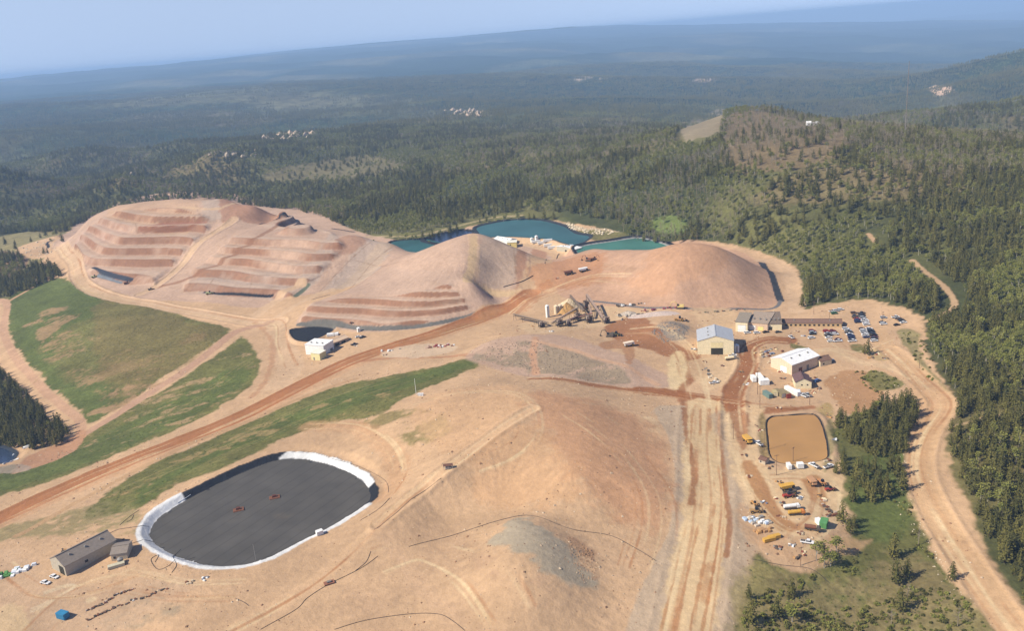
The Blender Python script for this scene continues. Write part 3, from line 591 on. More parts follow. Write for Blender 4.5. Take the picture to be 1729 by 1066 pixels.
def hills_mat():
    m = bpy.data.materials.new('far_forest'); m.use_nodes = True; n = m.node_tree.nodes; l = m.node_tree.links; b = n['Principled BSDF']
    b.inputs['Roughness'].default_value = 1; b.inputs['Specular IOR Level'].default_value = 0.05
    at = n.new('ShaderNodeAttribute'); at.attribute_name = 'col'; geo = n.new('ShaderNodeNewGeometry')
    def noise(scale, det=5, rough=.6):
        z = n.new('ShaderNodeTexNoise'); z.inputs['Scale'].default_value = scale; z.inputs['Detail'].default_value = det; z.inputs['Roughness'].default_value = rough
        l.new(geo.outputs['Position'], z.inputs[0]); return z.outputs['Fac']
    r1 = n.new('ShaderNodeMapRange'); r1.inputs[1].default_value = .35; r1.inputs[2].default_value = .65; r1.inputs[3].default_value = .55; r1.inputs[4].default_value = 1.45; l.new(noise(.02, 6, .7), r1.inputs[0])
    r2 = n.new('ShaderNodeMapRange'); r2.inputs[1].default_value = .35; r2.inputs[2].default_value = .65; r2.inputs[3].default_value = .7; r2.inputs[4].default_value = 1.3; l.new(noise(.0032, 5, .6), r2.inputs[0])
    q = n.new('ShaderNodeMath'); q.operation = 'MULTIPLY'; l.new(r1.outputs[0], q.inputs[0]); l.new(r2.outputs[0], q.inputs[1])
    s_ = n.new('ShaderNodeVectorMath'); s_.operation = 'SCALE'; l.new(at.outputs['Color'], s_.inputs[0]); l.new(q.outputs[0], s_.inputs['Scale']); l.new(s_.outputs[0], b.inputs['Base Color'])
    bp = n.new('ShaderNodeBump'); bp.inputs['Distance'].default_value = 12; bp.inputs['Strength'].default_value = .7; l.new(noise(.03, 6, .7), bp.inputs['Height']); l.new(bp.outputs[0], b.inputs['Normal'])
    return m
M_T = terrain_mat(); M_H = hills_mat()
# ------------------------------------------------------------------ terrain objects, split by kind of ground
fc = CLS.reshape(nr, nc)[:-1, :-1].ravel()
i_, j_ = np.meshgrid(np.arange(nr-1), np.arange(nc-1), indexing='ij'); v0 = (i_*nc+j_).ravel()
quads = np.stack([v0, v0+1, v0+nc+1, v0+nc], 1)
V = np.stack([X1, Y1, GZ.ravel()], 1).astype(np.float32)
for k, name in enumerate(CN):
    q = quads[fc == k]
    if not len(q): continue
    ids, inv = np.unique(q.ravel(), return_inverse=True)
    me = bpy.data.meshes.new(name); me.vertices.add(len(ids)); me.vertices.foreach_set('co', V[ids].ravel())
    me.loops.add(len(q)*4); me.loops.foreach_set('vertex_index', inv.astype(np.int32))
    me.polygons.add(len(q)); me.polygons.foreach_set('loop_start', np.arange(0, len(q)*4, 4, dtype=np.int32))
    try: me.polygons.foreach_set('loop_total', np.full(len(q), 4, np.int32))
    except Exception: pass
    a = me.attributes.new('col', 'FLOAT_COLOR', 'POINT'); a.data.foreach_set('color', COL[ids].astype(np.float32).ravel())
    me.update(calc_edges=True); me.shade_smooth()
    o = bpy.data.objects.new(name, me); sc.collection.objects.link(o); o['kind'] = 'structure'
    me.materials.append(M_H if name == 'far_hills' else M_T)
# ------------------------------------------------------------------ helpers for things
def link(o): sc.collection.objects.link(o); return o
def tag(o, label, cat, group=None):
    o['label'] = label; o['category'] = cat
    if group: o['group'] = group
    return o
class MB:
    def __init__(s): s.v = []; s.f = []; s.mi = []
    def add(s, vs, fs, mi=0):
        k = len(s.v); s.v += [tuple(p) for p in vs]; s.f += [tuple(i+k for i in f) for f in fs]; s.mi += [mi]*len(fs); return s
    def box(s, x0, x1, y0, y1, z0, z1, mi=0, taper=0.0):
        t = taper
        return s.add([(x0,y0,z0),(x1,y0,z0),(x1,y1,z0),(x0,y1,z0),(x0+t,y0+t,z1),(x1-t,y0+t,z1),(x1-t,y1-t,z1),(x0+t,y1-t,z1)],
              [(3,2,1,0),(4,5,6,7),(0,1,5,4),(1,2,6,5),(2,3,7,6),(3,0,4,7)], mi)
    def prism(s, prof, y0, y1, mi=0):       # profile in x,z extruded along y
        n = len(prof)
        return s.add([(x,y0,z) for x,z in prof]+[(x,y1,z) for x,z in prof], [tuple(range(n))[::1], tuple(range(2*n-1,n-1,-1))]+[(i,i+n,(i+1)%n+n,(i+1)%n) for i in range(n)], mi)
    def tube(s, pts, r, n=6, mi=0, r1=None, cap=True):
        pts = [Vector(p) for p in pts]; k = len(s.v); m_ = len(pts)
        for i, p in enumerate(pts):
            d = (pts[min(i+1,m_-1)]-pts[max(i-1,0)]).normalized(); a = d.cross(Vector((0,0,1)));
            if a.length < .01: a = Vector((1,0,0))
            a.normalize(); b = d.cross(a); rr = r if r1 is None else r+(r1-r)*i/(m_-1)
            for j in range(n):
                t = 2*math.pi*j/n; s.v.append(tuple(p+a*math.cos(t)*rr+b*math.sin(t)*rr))
        for i in range(m_-1):
            for j in range(n):
                s.f.append((k+i*n+j, k+i*n+(j+1)%n, k+(i+1)*n+(j+1)%n, k+(i+1)*n+j)); s.mi.append(mi)
        if cap:
            s.f.append(tuple(k+j for j in range(n))[::-1]); s.mi.append(mi); s.f.append(tuple(k+(m_-1)*n+j for j in range(n))); s.mi.append(mi)
        return s
    def build(s, name, mats, parent=None, loc=None, rz=0, bevel=0):
        me = bpy.data.meshes.new(name); me.from_pydata(s.v, [], s.f)
        for q in (mats if isinstance(mats, (list, tuple)) else [mats]): me.materials.append(q)
        me.polygons.foreach_set('material_index', s.mi); me.update()
        o = link(bpy.data.objects.new(name, me)); o.parent = parent
        if loc is not None: o.location = loc
        o.rotation_euler.z = rz
        if bevel:
            b = o.modifiers.new('bevel', 'BEVEL'); b.width = bevel; b.segments = 2; b.limit_method = 'ANGLE'
        return o
def empty(name, loc, rz=0, label=None, cat=None, group=None):
    o = link(bpy.data.objects.new(name, None)); o.location = loc; o.rotation_euler.z = rz; o.empty_display_size = .5
    if label: tag(o, label, cat, group)
    return o
def copy_tree(o, parent=None):
    c = o.copy(); link(c); c.parent = parent
    for ch in list(o.children): copy_tree(ch, c)
    return c
# ------------------------------------------------------------------ water and pond covers
def water_mat(name, col, rough=0.12):
    m = mat(name, col, rough, 0, (.02, .25), spec=.5); n = m.node_tree.nodes; l = m.node_tree.links
    nz = n.new('ShaderNodeTexNoise'); nz.inputs['Scale'].default_value = .8; nz.inputs['Detail'].default_value = 3
    tc = n.new('ShaderNodeTexCoord'); l.new(tc.outputs['Object'], nz.inputs[0])
    bp = n.new('ShaderNodeBump'); bp.inputs['Strength'].default_value = .25; bp.inputs['Distance'].default_value = .3; l.new(nz.outputs['Fac'], bp.inputs['Height']); l.new(bp.outputs[0], n['Principled BSDF'].inputs['Normal'])
    return m
def seams(m):
    n = m.node_tree.nodes; l = m.node_tree.links; b = n['Principled BSDF']; src = b.inputs['Base Color'].links[0].from_socket; tc = n.new('ShaderNodeTexCoord')
    mp = n.new('ShaderNodeMapping'); mp.inputs['Rotation'].default_value = (0, 0, .55); wv = n.new('ShaderNodeTexWave'); wv.inputs['Scale'].default_value = .045; wv.inputs['Distortion'].default_value = .6; wv.inputs['Detail'].default_value = 2
    l.new(tc.outputs['Object'], mp.inputs[0]); l.new(mp.outputs[0], wv.inputs[0]); r1 = n.new('ShaderNodeMapRange'); r1.inputs[1].default_value = .0; r1.inputs[2].default_value = .06; r1.inputs[3].default_value = .8; r1.inputs[4].default_value = 1; l.new(wv.outputs['Fac'], r1.inputs[0])
    nz = n.new('ShaderNodeTexNoise'); nz.inputs['Scale'].default_value = .05; nz.inputs['Detail'].default_value = 6; l.new(tc.outputs['Object'], nz.inputs[0]); r2 = n.new('ShaderNodeMapRange'); r2.inputs[1].default_value = .6; r2.inputs[2].default_value = .72; r2.inputs[3].default_value = 0; r2.inputs[4].default_value = .55; l.new(nz.outputs['Fac'], r2.inputs[0])
    s_ = n.new('ShaderNodeVectorMath'); s_.operation = 'SCALE'; l.new(src, s_.inputs[0]); l.new(r1.outputs[0], s_.inputs['Scale']); mx = n.new('ShaderNodeMix'); mx.data_type = 'RGBA'; l.new(r2.outputs[0], mx.inputs[0]); l.new(s_.outputs[0], mx.inputs[6]); mx.inputs[7].default_value = (*C(128,112,90), 1); l.new(mx.outputs[2], b.inputs['Base Color'])
def sheet(name, pond_, dz, m_, shrink=0.0, structure=True):
    P, zr, dep, sl_, fall = PONDS[pond_]
    c = P.mean(0); d = P-c; L = np.sqrt((d**2).sum(1))[:, None]; Q = c+d*(L-shrink)/L
    vs = [(float(a), float(b), zr+dz) for a, b in Q]+[(float(c[0]), float(c[1]), zr+dz)]
    n = len(Q); me = bpy.data.meshes.new(name); me.from_pydata(vs, [], [(i, (i+1) % n, n) for i in range(n)]); me.materials.append(m_); me.update()
    o = link(bpy.data.objects.new(name, me))
    if structure: o['kind'] = 'structure'
    return o
o = sheet('pond_cover', 'oval', -2.33, mat('cover', C(96,92,86), .8, 0, (.07, .16)), 3.0, False); seams(o.data.materials[0])
tag(o, 'dark grey cover floating across the large oval pond in the foreground', 'pond cover')
o = sheet('pond_cover', 'dark', -1.12, mat('cover_dark', C(74,76,82), .7), 1.0, False)
tag(o, 'dark grey cover on the small pond beside the white block building', 'pond cover')
sheet('pond_water', 'blue', -1.3, water_mat('water_blue', C(62,108,112), .6))
sheet('pond_water', 'teal_right', -2.3, water_mat('water_teal', C(80,138,120), .6))
sheet('pond_water', 'teal_left', -1.4, water_mat('water_left', C(48,100,96), .6))
sheet('pond_water', 'navy_left', -1.6, water_mat('water_navy', C(30,44,70), .2))
sheet('pond_water', 'brown', -0.45, water_mat('water_brown', C(206,156,92), .7))
sheet('pond_water', 'corner', -0.9, water_mat('water_corner', C(58,72,96), .2))
# ------------------------------------------------------------------ trees
def tree_mat(name, c1, c2, trans=0.0):
    m = bpy.data.materials.new(name); m.use_nodes = True; n = m.node_tree.nodes; l = m.node_tree.links; b = n['Principled BSDF']
    b.inputs['Roughness'].default_value = .85; b.inputs['Specular IOR Level'].default_value = .15
    oi = n.new('ShaderNodeObjectInfo'); geo = n.new('ShaderNodeNewGeometry'); nz = n.new('ShaderNodeTexNoise'); nz.inputs['Scale'].default_value = .9; l.new(geo.outputs['Position'], nz.inputs[0])
    ad = n.new('ShaderNodeMath'); ad.operation = 'ADD'; l.new(oi.outputs['Random'], ad.inputs[0]); l.new(nz.outputs['Fac'], ad.inputs[1])
    hf = n.new('ShaderNodeMath'); hf.operation = 'MULTIPLY'; hf.inputs[1].default_value = .55; l.new(ad.outputs[0], hf.inputs[0])
    mx = n.new('ShaderNodeMix'); mx.data_type = 'RGBA'; l.new(hf.outputs[0], mx.inputs[0]); mx.inputs[6].default_value = (*c1, 1); mx.inputs[7].default_value = (*c2, 1)
    l.new(mx.outputs[2], b.inputs['Base Color']); return m
M_PINE = tree_mat('pine_needles', C(68,74,38), C(140,132,70)); M_ASP = tree_mat('aspen_leaves', C(122,130,58), C(168,164,88)); M_DEAD = tree_mat('dead_branches', C(150,136,112), C(186,172,146))
M_BARK = mat('bark', C(128,104,80), .9); M_PALEBARK = mat('pale_bark', C(206,198,180), .9)
def leafs(mb, n, fn, size, rnd, mi=0):
    for _ in range(n):
        x, y, z, s = fn(rnd); s *= size
        a = Vector((rnd.gauss(0,1), rnd.gauss(0,1), rnd.gauss(0,.6))).normalized(); b = a.cross(Vector((rnd.gauss(0,1), rnd.gauss(0,1), rnd.gauss(0,1)))).normalized(); p = Vector((x,y,z))
        mb.add([p-a*s-b*s*.6, p+a*s-b*s*.5, p+a*s*.7+b*s*.7, p-a*s*.8+b*s*.6], [(0,1,2,3)], mi)
def pine(rnd, h=1.0, nl=250):     # unit height tree -> crown builder, trunk builder
    lean = [(rnd.uniform(.7,1.15)) for _ in range(9)]
    def fn(r):
        t = r.random()**1.25; z = .13+t*.87; rad = math.sin(math.pi*min(1,(1-t)*.62+.04))**.9*.2*lean[int(t*8.9)]+.01
        a = r.uniform(0, 6.283); q = r.uniform(.35, 1)**.6*rad*(1+.25*math.sin(3*a+z*20)); return q*math.cos(a), q*math.sin(a), z-.04*q/.2, 1-.45*t
    c = MB(); leafs(c, nl, fn, .037, rnd)
    c.add([(.1*math.cos(i*1.05), .1*math.sin(i*1.05), .2) for i in range(6)]+[(0,0,.93)], [(i,(i+1)%6,6) for i in range(6)])
    t = MB(); t.tube([(0,0,-.08),(0,0,.4),(0,0,.9)], .018, 5, 0, .004); return c, t
def aspen(rnd, nl=260):
    blobs = [(rnd.uniform(-.13,.13), rnd.uniform(-.13,.13), rnd.uniform(.45,.85), rnd.uniform(.08,.15)) for _ in range(8)]
    def fn(r):
        b = r.choice(blobs); a = Vector((r.gauss(0,1), r.gauss(0,1), r.gauss(0,1))).normalized()*b[3]*r.uniform(.5,1.1); return b[0]+a.x, b[1]+a.y, b[2]+a.z, 1
    c = MB(); leafs(c, nl, fn, .027, rnd)
    t = MB(); t.tube([(0,0,-.08),(.01,0,.3),(0,.01,.75)], .016, 5, 0, .005)
    for b in blobs[:4]: t.tube([(0,0,.3),(b[0]*.9,b[1]*.9,b[2])], .008, 4, 0, .003)
    return c, t
def deadt(rnd):
    t = MB(); t.tube([(0,0,-.08),(rnd.uniform(-.03,.03),0,.5),(rnd.uniform(-.05,.05),0,1)], .02, 5, 0, .004)
    c = MB()
    for k in range(26):
        z = rnd.uniform(.3,.97); a = rnd.uniform(0,6.28); L = (1.1-z)*.28+.03; p0 = Vector((0,0,z)); p1 = p0+Vector((math.cos(a)*L, math.sin(a)*L, L*.6)); c.tube([p0,p1], .007, 3, 0, .003, False)
    return c, t
def joined(mbs, name, mats_):
    q = MB()
    for k, b in enumerate(mbs): q.add(b.v, b.f, k)
    me = bpy.data.meshes.new(name); me.from_pydata(q.v, [], q.f)
    for x in mats_: me.materials.append(x)
    me.polygons.foreach_set('material_index', q.mi); me.update(); return me
KINDS = {}
r_ = random.Random(3)
for kind, fn, ml, mt, nv in (('pine', pine, M_PINE, M_BARK, 5), ('aspen', aspen, M_ASP, M_PALEBARK, 4), ('dead', deadt, M_DEAD, M_DEAD, 3)):
    L = []
    for k in range(nv):
        c, t = fn(r_); L.append((c, t, ml, mt))
    KINDS[kind] = L
# clumps for the farther forest: seven trees in one, a fresh low-detail set
def clump(rnd, kind):
    c = MB(); t = MB()
    for k in range(8):
        dx, dy = rnd.uniform(-1.5,1.5), rnd.uniform(-1.5,1.5); s = rnd.uniform(.7,1.15)
        q, tt = (pine(rnd, nl=34) if kind == 'pine' else aspen(rnd, nl=34))
        c.add([(x*s*1.25+dx, y*s*1.25+dy, z*s) for x, y, z in q.v], q.f, 0)
    return c
# where trees grow
TRX, TRY, TRK, TRS = [], [], [], []
STANDS = {
 'pine stand above the green hillside on the left': [(-120,500),(-120,452),(-40,478),(30,470),(60,450),(95,452),(106,466),(85,476),(50,490),(10,500),(-40,515)],
 'pine stand inside the bend of the left dirt track': [(-140,620),(-30,618),(10,630),(50,675),(90,712),(120,735),(100,752),(60,762),(0,756),(-50,752),(-140,750)],
 'short pine row right of the brown pond': [(1407,800),(1416,770),(1427,775),(1424,808)],
 'bushy pine pair below the green container': [(1408,898),(1422,884),(1446,886),(1440,902)],
 'lone pine at the foot of the parking lot': [(1456,600),(1462,592),(1468,600),(1462,606)],
 'pine stand between the brown pond and the right road': [(1410,700),(1450,720),(1462,700),(1490,685),(1545,678),(1550,710),(1530,770),(1490,775),(1440,760),(1412,720)],
}
STN = {k: (surf(v), k) for k, v in STANDS.items()}
ASPS = surf([(1375,945),(1415,930),(1424,950),(1405,965),(1375,962)])
SPARSE = surf([(1440,790),(1520,780),(1525,830),(1480,860),(1440,850)]); SPARSE2 = surf([(1260,1010),(1330,985),(1400,965),(1470,930),(1540,900),(1600,970),(1670,1066),(1700,1140),(1240,1140)])
ROADW = [(curve(surf(p)), w_) for p, w_ in [([(1556,545),(1590,532),(1612,515),(1595,485),(1570,465),(1540,440)], 9), ([(1466,395),(1480,412)], 9), ([(1600,722),(1640,712),(1660,705),(1729,700)], 5),
   ([(-40,505),(10,510),(6,560),(30,610),(70,655),(110,690),(135,712)], 8), ([(620,400),(700,398),(760,385),(830,368),(880,364),(930,362),(1000,376),(1050,386)], 9)]]
BARE = surf([(1140,238),(1165,208),(1195,192),(1228,186),(1222,196),(1210,240),(1180,248)]); BURN = surf([(1230,195),(1300,190),(1420,215),(1430,250),(1380,280),(1300,290),(1240,290),(1220,240)])
MEADOWL = surf([(-100,400),(0,398),(60,392),(120,392),(100,430),(60,450),(45,440),(0,430),(-100,440)]); GREENP = surf([(1096,380),(1110,368),(1140,365),(1160,378),(1150,395),(1110,392)])
TAN1 = surf([(440,300),(520,275),(620,262),(700,278),(640,300),(500,310)])
def scatter(y0, y1, step, umax=0.66):
    gx = np.arange(-umax*y1-70, umax*y1+70, step); gy = np.arange(y0, y1, step)
    a, b = np.meshgrid(gx, gy); a = a.ravel(); b = b.ravel()
    k = np.abs(a) < umax*b+60; a, b = a[k], b[k]
    return a+RNG.uniform(-.48, .48, a.size)*step, b+RNG.uniform(-.48, .48, a.size)*step
def growth(x, y):     # density 0..1 and kind (0 pine, 1 aspen, 2 dead)
    d = np.zeros(x.shape); fo = poly_sd(x, y, curve(CLW, 4, True)) > 2; d[fo] = 1
    p1 = fbm(x, y, 120, 4, 41); p2 = fbm(x, y, 60, 3, 42); p3 = fbm(x, y, 260, 3, 43)
    dens = 0.8+0.7*p1; rgt = smooth(-200, 250, x)
    kind = np.zeros(x.shape, int)
    asp = (p2+0.5*p3-0.05*(1-rgt)) > -0.06+0.10*(1-rgt)
    asp |= (RNG.random(x.size) < 0.14)
    kind[asp] = 1
    nr_ = (x > 180) & (y < 430) & (RNG.random(x.size) < .75); kind[nr_] = 0
    nb = 1-smooth(500, 900, y); dn = np.clip(dens+0.1*nb, .12, .9)
    d = d*dn
    for P, wd in ROADW: d[line_d(x, y, P) < wd] = 0
    ins = poly_sd(x, y, BARE) < 0; d[ins] = 0
    ins = poly_sd(x, y, BURN) < 0; d[ins] *= .5; kind[ins & (RNG.random(x.size) < .6)] = 2
    ins = poly_sd(x, y, MEADOWL) < 0; d[ins] = .02
    ins = poly_sd(x, y, GREENP) < 0; d[ins] = .15; kind[ins] = 1
    ins = poly_sd(x, y, TAN1) < 0; d[ins] *= .3
    up_ = (y > 850) & (p1+p2*.5 > .0-.1*rgt); kind[up_ & (RNG.random(x.size) < .1+.42*rgt)] = 2
    for P, k in STN.values():
        ins = poly_sd(x, y, P) < 0; d[ins] = .9; kind[ins] = np.where(RNG.random(ins.sum()) < .97, 0, 1)
    ins = poly_sd(x, y, ASPS) < 0; d[ins] = 1; kind[ins] = 1
    ins = poly_sd(x, y, SPARSE) < 0; d[ins] = .5; kind[ins] = 0
    ins = poly_sd(x, y, SPARSE2) < 0; d[ins] = .05+.2*(p2[ins] > .2); kind[ins] = np.where(RNG.random(ins.sum()) < .5, 0, np.where(RNG.random(ins.sum()) < .7, 1, 2))
    return d, kind
def visible(x, y, z, mrg=60):
    q = z-CZ; dd = y*cP-q*sP; uu = y*sP+q*cP; r = x/dd; w_ = uu/dd; u = r*cR+w_*sR; v = -r*sR+w_*cR
    px = 864.5+u*F; py = 533-v*F; return (px > -mrg) & (px < 1729+mrg) & (py < 1066+mrg*1.6), px, py
xs_, ys2, ks_, ss_ = [], [], [], []
for y0, y1, st, sz in ((240, 760, 4.2, 1), (760, 1500, 5.6, 1.05), (1500, 2700, 9, 1.25)):
    a, b = scatter(y0, y1, st); k = np.zeros(a.size, bool)
    d, kd = growth(a, b); k = RNG.random(a.size) < d
    xs_.append(a[k]); ys2.append(b[k]); ks_.append(kd[k]); ss_.append(np.full(k.sum(), sz))
TX = np.concatenate(xs_); TY = np.concatenate(ys2); TK = np.concatenate(ks_); TS = np.concatenate(ss_)
TZ = H(TX, TY)
vis, TPX, TPY = visible(TX, TY, TZ)
TH = np.where(TK == 0, RNG.uniform(5.5, 13.5, TX.size), np.where(TK == 1, RNG.uniform(6, 11, TX.size), RNG.uniform(6, 12, TX.size)))*np.sqrt(TS)
TW = TS*np.where(TK == 0, 1.12, 1.25)
TR = RNG.uniform(0, 6.283, TX.size); TV = RNG.integers(0, 60, TX.size)
print('trees', TX.size, np.bincount(TK))
# nearest trees become things of their own
dist = np.hypot(TX, TY)
inframe = (TPX > 4) & (TPX < 1725) & (TPY < 1085) & (TPY > 150)
def stand_of(x, y):
    for P, k in STN.values():
        if poly_sd(np.array([x]), np.array([y]), P)[0] < 1: return k
    if poly_sd(np.array([x]), np.array([y]), ASPS)[0] < 1: return 'clump below the green container'
    return None
used = np.zeros(TX.size, bool)
LAB = {0: ('pine_tree', 'pine tree', 'dark green conical pine'), 1: ('aspen_tree', 'aspen tree', 'light green leafy aspen'), 2: ('dead_tree', 'dead tree', 'bare grey leafless tree')}
for kk, key, lim in ((0, 'pine', 285), (1, 'aspen', 285), (2, 'dead', 120)):
    ids = np.nonzero((TK == kk) & inframe)[0]; ids = ids[np.argsort(dist[ids]-TH[ids]*8)][:lim]
    ms = []
    nm, cat, lb = LAB[kk]
    for q, (c, t, ml, mt) in enumerate(KINDS[key]):
        cm = joined([c], 'crown' if kk < 2 else 'branches', [ml]); tm = joined([t], 'trunk', [mt]); ms.append((cm, tm))
    for i in ids:
        used[i] = True; st = stand_of(TX[i], TY[i])
        if st: where = 'in the '+st
        elif TPX[i] > 1560 and TPY[i] > 560: where = 'in the forest right of the pale winding road'
        elif TPX[i] > 1380 and TPY[i] > 760 : where = 'on the grassy ground left of the pale winding road'
        elif TPY[i] > 840: where = 'at the grassy edge below the equipment yard'
        elif TPX[i] < 300: where = 'on the far left beside the green hillside'
        else: where = 'at the forest edge behind the parking lot'
        if kk == 0 and st is None and 1550 > TPX[i] > 1400 and 770 < TPY[i] < 870: where = 'scattered on the grass below the dense pine stand'
        r = empty(nm, (TX[i], TY[i], TZ[i]-.1), 0, f'{lb} {where}', cat, f'{cat}s {where}')
        cm, tm = ms[TV[i] % len(ms)]; s = TH[i]; ww = s*TW[i]*(.95 if kk == 0 else 1.05)
        for me_, pn in ((cm, 'crown' if kk < 2 else 'branches'), (tm, 'trunk')):
            o = link(bpy.data.objects.new(pn, me_)); o.parent = r; o.scale = (ww, ww, s); o.rotation_euler.z = TR[i]
# all the rest as masses
def instancer(name, X, Y, Z, R, SW, SH, VI, meshes, label):
    col = bpy.data.collections.new(name+'_kinds')
    for q, me_ in enumerate(meshes):
        o = bpy.data.objects.new(f'{name}_kind_{q:02d}', me_); col.objects.link(o)
    me = bpy.data.meshes.new(name); n = len(X); me.vertices.add(n)
    me.vertices.foreach_set('co', np.stack([X, Y, Z], 1).astype(np.float32).ravel())
    for an, ty, dat in (('rz', 'FLOAT', R), ('sw', 'FLOAT', SW), ('sh', 'FLOAT', SH), ('vi', 'INT', VI)):
        a = me.attributes.new(an, ty, 'POINT'); a.data.foreach_set('value', np.asarray(dat, np.int32 if ty == 'INT' else np.float32))
    o = link(bpy.data.objects.new(name, me)); o['kind'] = 'stuff'; o['label'] = label; o['category'] = 'forest'
    ng = bpy.data.node_groups.new(name, 'GeometryNodeTree'); ng.interface.new_socket('Geometry', in_out='INPUT', socket_type='NodeSocketGeometry'); ng.interface.new_socket('Geometry', in_out='OUTPUT', socket_type='NodeSocketGeometry')
    N_ = ng.nodes; l = ng.links; gi = N_.new('NodeGroupInput'); go = N_.new('NodeGroupOutput'); ip = N_.new('GeometryNodeInstanceOnPoints'); ci = N_.new('GeometryNodeCollectionInfo')
    ci.inputs['Collection'].default_value = col; ci.inputs['Separate Children'].default_value = True; ci.inputs['Reset Children'].default_value = True
    def at(nm, ty='FLOAT'):
        a = N_.new('GeometryNodeInputNamedAttribute'); a.data_type = ty; a.inputs[0].default_value = nm; return [q for q in a.outputs if q.enabled][0]
    cr = N_.new('ShaderNodeCombineXYZ'); l.new(at('rz'), cr.inputs[2]); cs = N_.new('ShaderNodeCombineXYZ'); a = at('sw'); l.new(a, cs.inputs[0]); l.new(a, cs.inputs[1]); l.new(at('sh'), cs.inputs[2])
    l.new(gi.outputs[0], ip.inputs['Points']); l.new(ci.outputs[0], ip.inputs['Instance']); ip.inputs['Pick Instance'].default_value = True; l.new(at('vi', 'INT'), ip.inputs['Instance Index'])
    l.new(cr.outputs[0], ip.inputs['Rotation']); l.new(cs.outputs[0], ip.inputs['Scale']); l.new(ip.outputs[0], go.inputs[0])
    md = o.modifiers.new('trees', 'NODES'); md.node_group = ng
    return o
allm = []; off = []
for key in ('pine', 'aspen', 'dead'):
    off.append(len(allm)); allm += [joined([c, t], 'tree_'+key, [ml, mt]) for c, t, ml, mt in KINDS[key]]
k = ~used & vis
cnt = np.array([5, 4, 3]); VI = np.array(off)[TK]+TV % cnt[TK]
instancer('forest', TX[k], TY[k], TZ[k]-.1, TR[k], (TH*TW)[k], TH[k], VI[k], allm, 'mixed pine and aspen forest covering the valley and the slopes around the mine')
# low shrubs on the open ground
shx, shy = [], []
for Pp, nsh in ((SPARSE2, 900), (surf([(1410,720),(1470,690),(1530,700),(1530,830),(1550,900),(1440,900),(1425,800)]), 300), (surf([(1515,560),(1550,562),(1600,660),(1590,665),(1545,610)]), 60), (surf([(1440,625),(1490,628),(1530,650),(1480,680)]), 60), (surf([(620,404),(760,390),(760,398),(640,412)]), 60)):
    a = RNG.uniform(Pp[:, 0].min(), Pp[:, 0].max(), nsh*3); b = RNG.uniform(Pp[:, 1].min(), Pp[:, 1].max(), nsh*3); k_ = (poly_sd(a, b, Pp) < 0) & (fbm(a, b, 26, 3, 71) > -.25); a, b = a[k_][:nsh], b[k_][:nsh]; shx.append(a); shy.append(b)
shx = np.concatenate(shx); shy = np.concatenate(shy); ns_ = len(shx); hs_ = RNG.uniform(.5, 1.7, ns_)
def shrub(rnd, n=60):
    c = MB()
    def fn(r): a = Vector((r.gauss(0,1), r.gauss(0,1), abs(r.gauss(0,1)))).normalized()*r.uniform(.5,1); return a.x*.6, a.y*.6, a.z*.8, 1
    leafs(c, n, fn, .16, rnd); return c
shm = [joined([shrub(r_)], 'shrub', [mm]) for mm in (M_PINE, M_ASP, M_PINE, M_ASP)]
instancer('shrubs', shx, shy, H(shx, shy), RNG.uniform(0, 6.28, ns_), hs_*1.2, hs_, RNG.integers(0, 4, ns_), shm, 'low scattered shrubs on the open grassy ground')
# stones and clods on the bare ground, tufts on the grass
def rockmesh(rnd, m_):
    q = MB(); v = [tuple(Vector(a)*rnd.uniform(.7,1.2)) for a in ((1,0,0),(-1,0,0),(0,1,0),(0,-1,0),(0,0,.8),(0,0,-1))]
    q.add(v, [(0,2,4),(2,1,4),(1,3,4),(3,0,4)]); return joined([q], 'stone', [m_])
a, b = scatter(240, 640, 1.9, .62); kk_ = (poly_sd(a, b, curve(CLW, 4, True)) < -6) & (RNG.random(a.size) < np.clip(.10+.45*fbm(a, b, 38, 4, 81)+.3*fbm(a, b, 9, 2, 82), .015, .7)); a, b = a[kk_], b[kk_]
gi_ = np.clip(np.searchsorted(ys_, b), 0, nr-1); gj_ = np.clip(np.searchsorted(us, a/(b+60)), 0, nc-1); gc_ = CLS.reshape(nr, nc)[gi_, gj_]; vg_ = COL[:, 3].reshape(nr, nc)[gi_, gj_]
ok_ = (gc_ != CN.index('haul_road')) & (gc_ != CN.index('pond_liner')) & (vg_ < .5)
for P, zr, dep, sl_, fall in PONDS.values(): ok_ &= poly_sd(a, b, P) > 2
sa, sb = a[ok_], b[ok_]; n_ = len(sa); sz_ = RNG.uniform(.12, .4, n_)*(1+1.2*(RNG.random(n_) < .12))
instancer('stones', sa, sb, H(sa, sb), RNG.uniform(0, 6.28, n_), sz_*1.2, sz_, RNG.integers(0, 4, n_), [rockmesh(r_, mat('stone_a', C(176,136,104), .95)), rockmesh(r_, mat('stone_b', C(206,180,150), .95)), rockmesh(r_, mat('stone_c', C(150,118,92), .95)), rockmesh(r_, mat('stone_d', C(232,208,176), .95))], 'loose stones and clods scattered over the bare mine ground')
a, b = scatter(240, 900, 2.2, .66); gi_ = np.clip(np.searchsorted(ys_, b), 0, nr-1); gj_ = np.clip(np.searchsorted(us, a/(b+60)), 0, nc-1); vg_ = COL[:, 3].reshape(nr, nc)[gi_, gj_]; gc_ = CLS.reshape(nr, nc)[gi_, gj_]
ok_ = (vg_ > .6) & (gc_ == CN.index('grass_slope')) & (RNG.random(a.size) < np.clip(.3+.5*fbm(a, b, 30, 4, 85), .03, .8)); ta, tb = a[ok_], b[ok_]; n_ = len(ta)
tm_ = [mat('tuft_a', C(84,100,46), .95), mat('tuft_b', C(140,142,76), .95), mat('tuft_c', C(104,116,54), .95)]
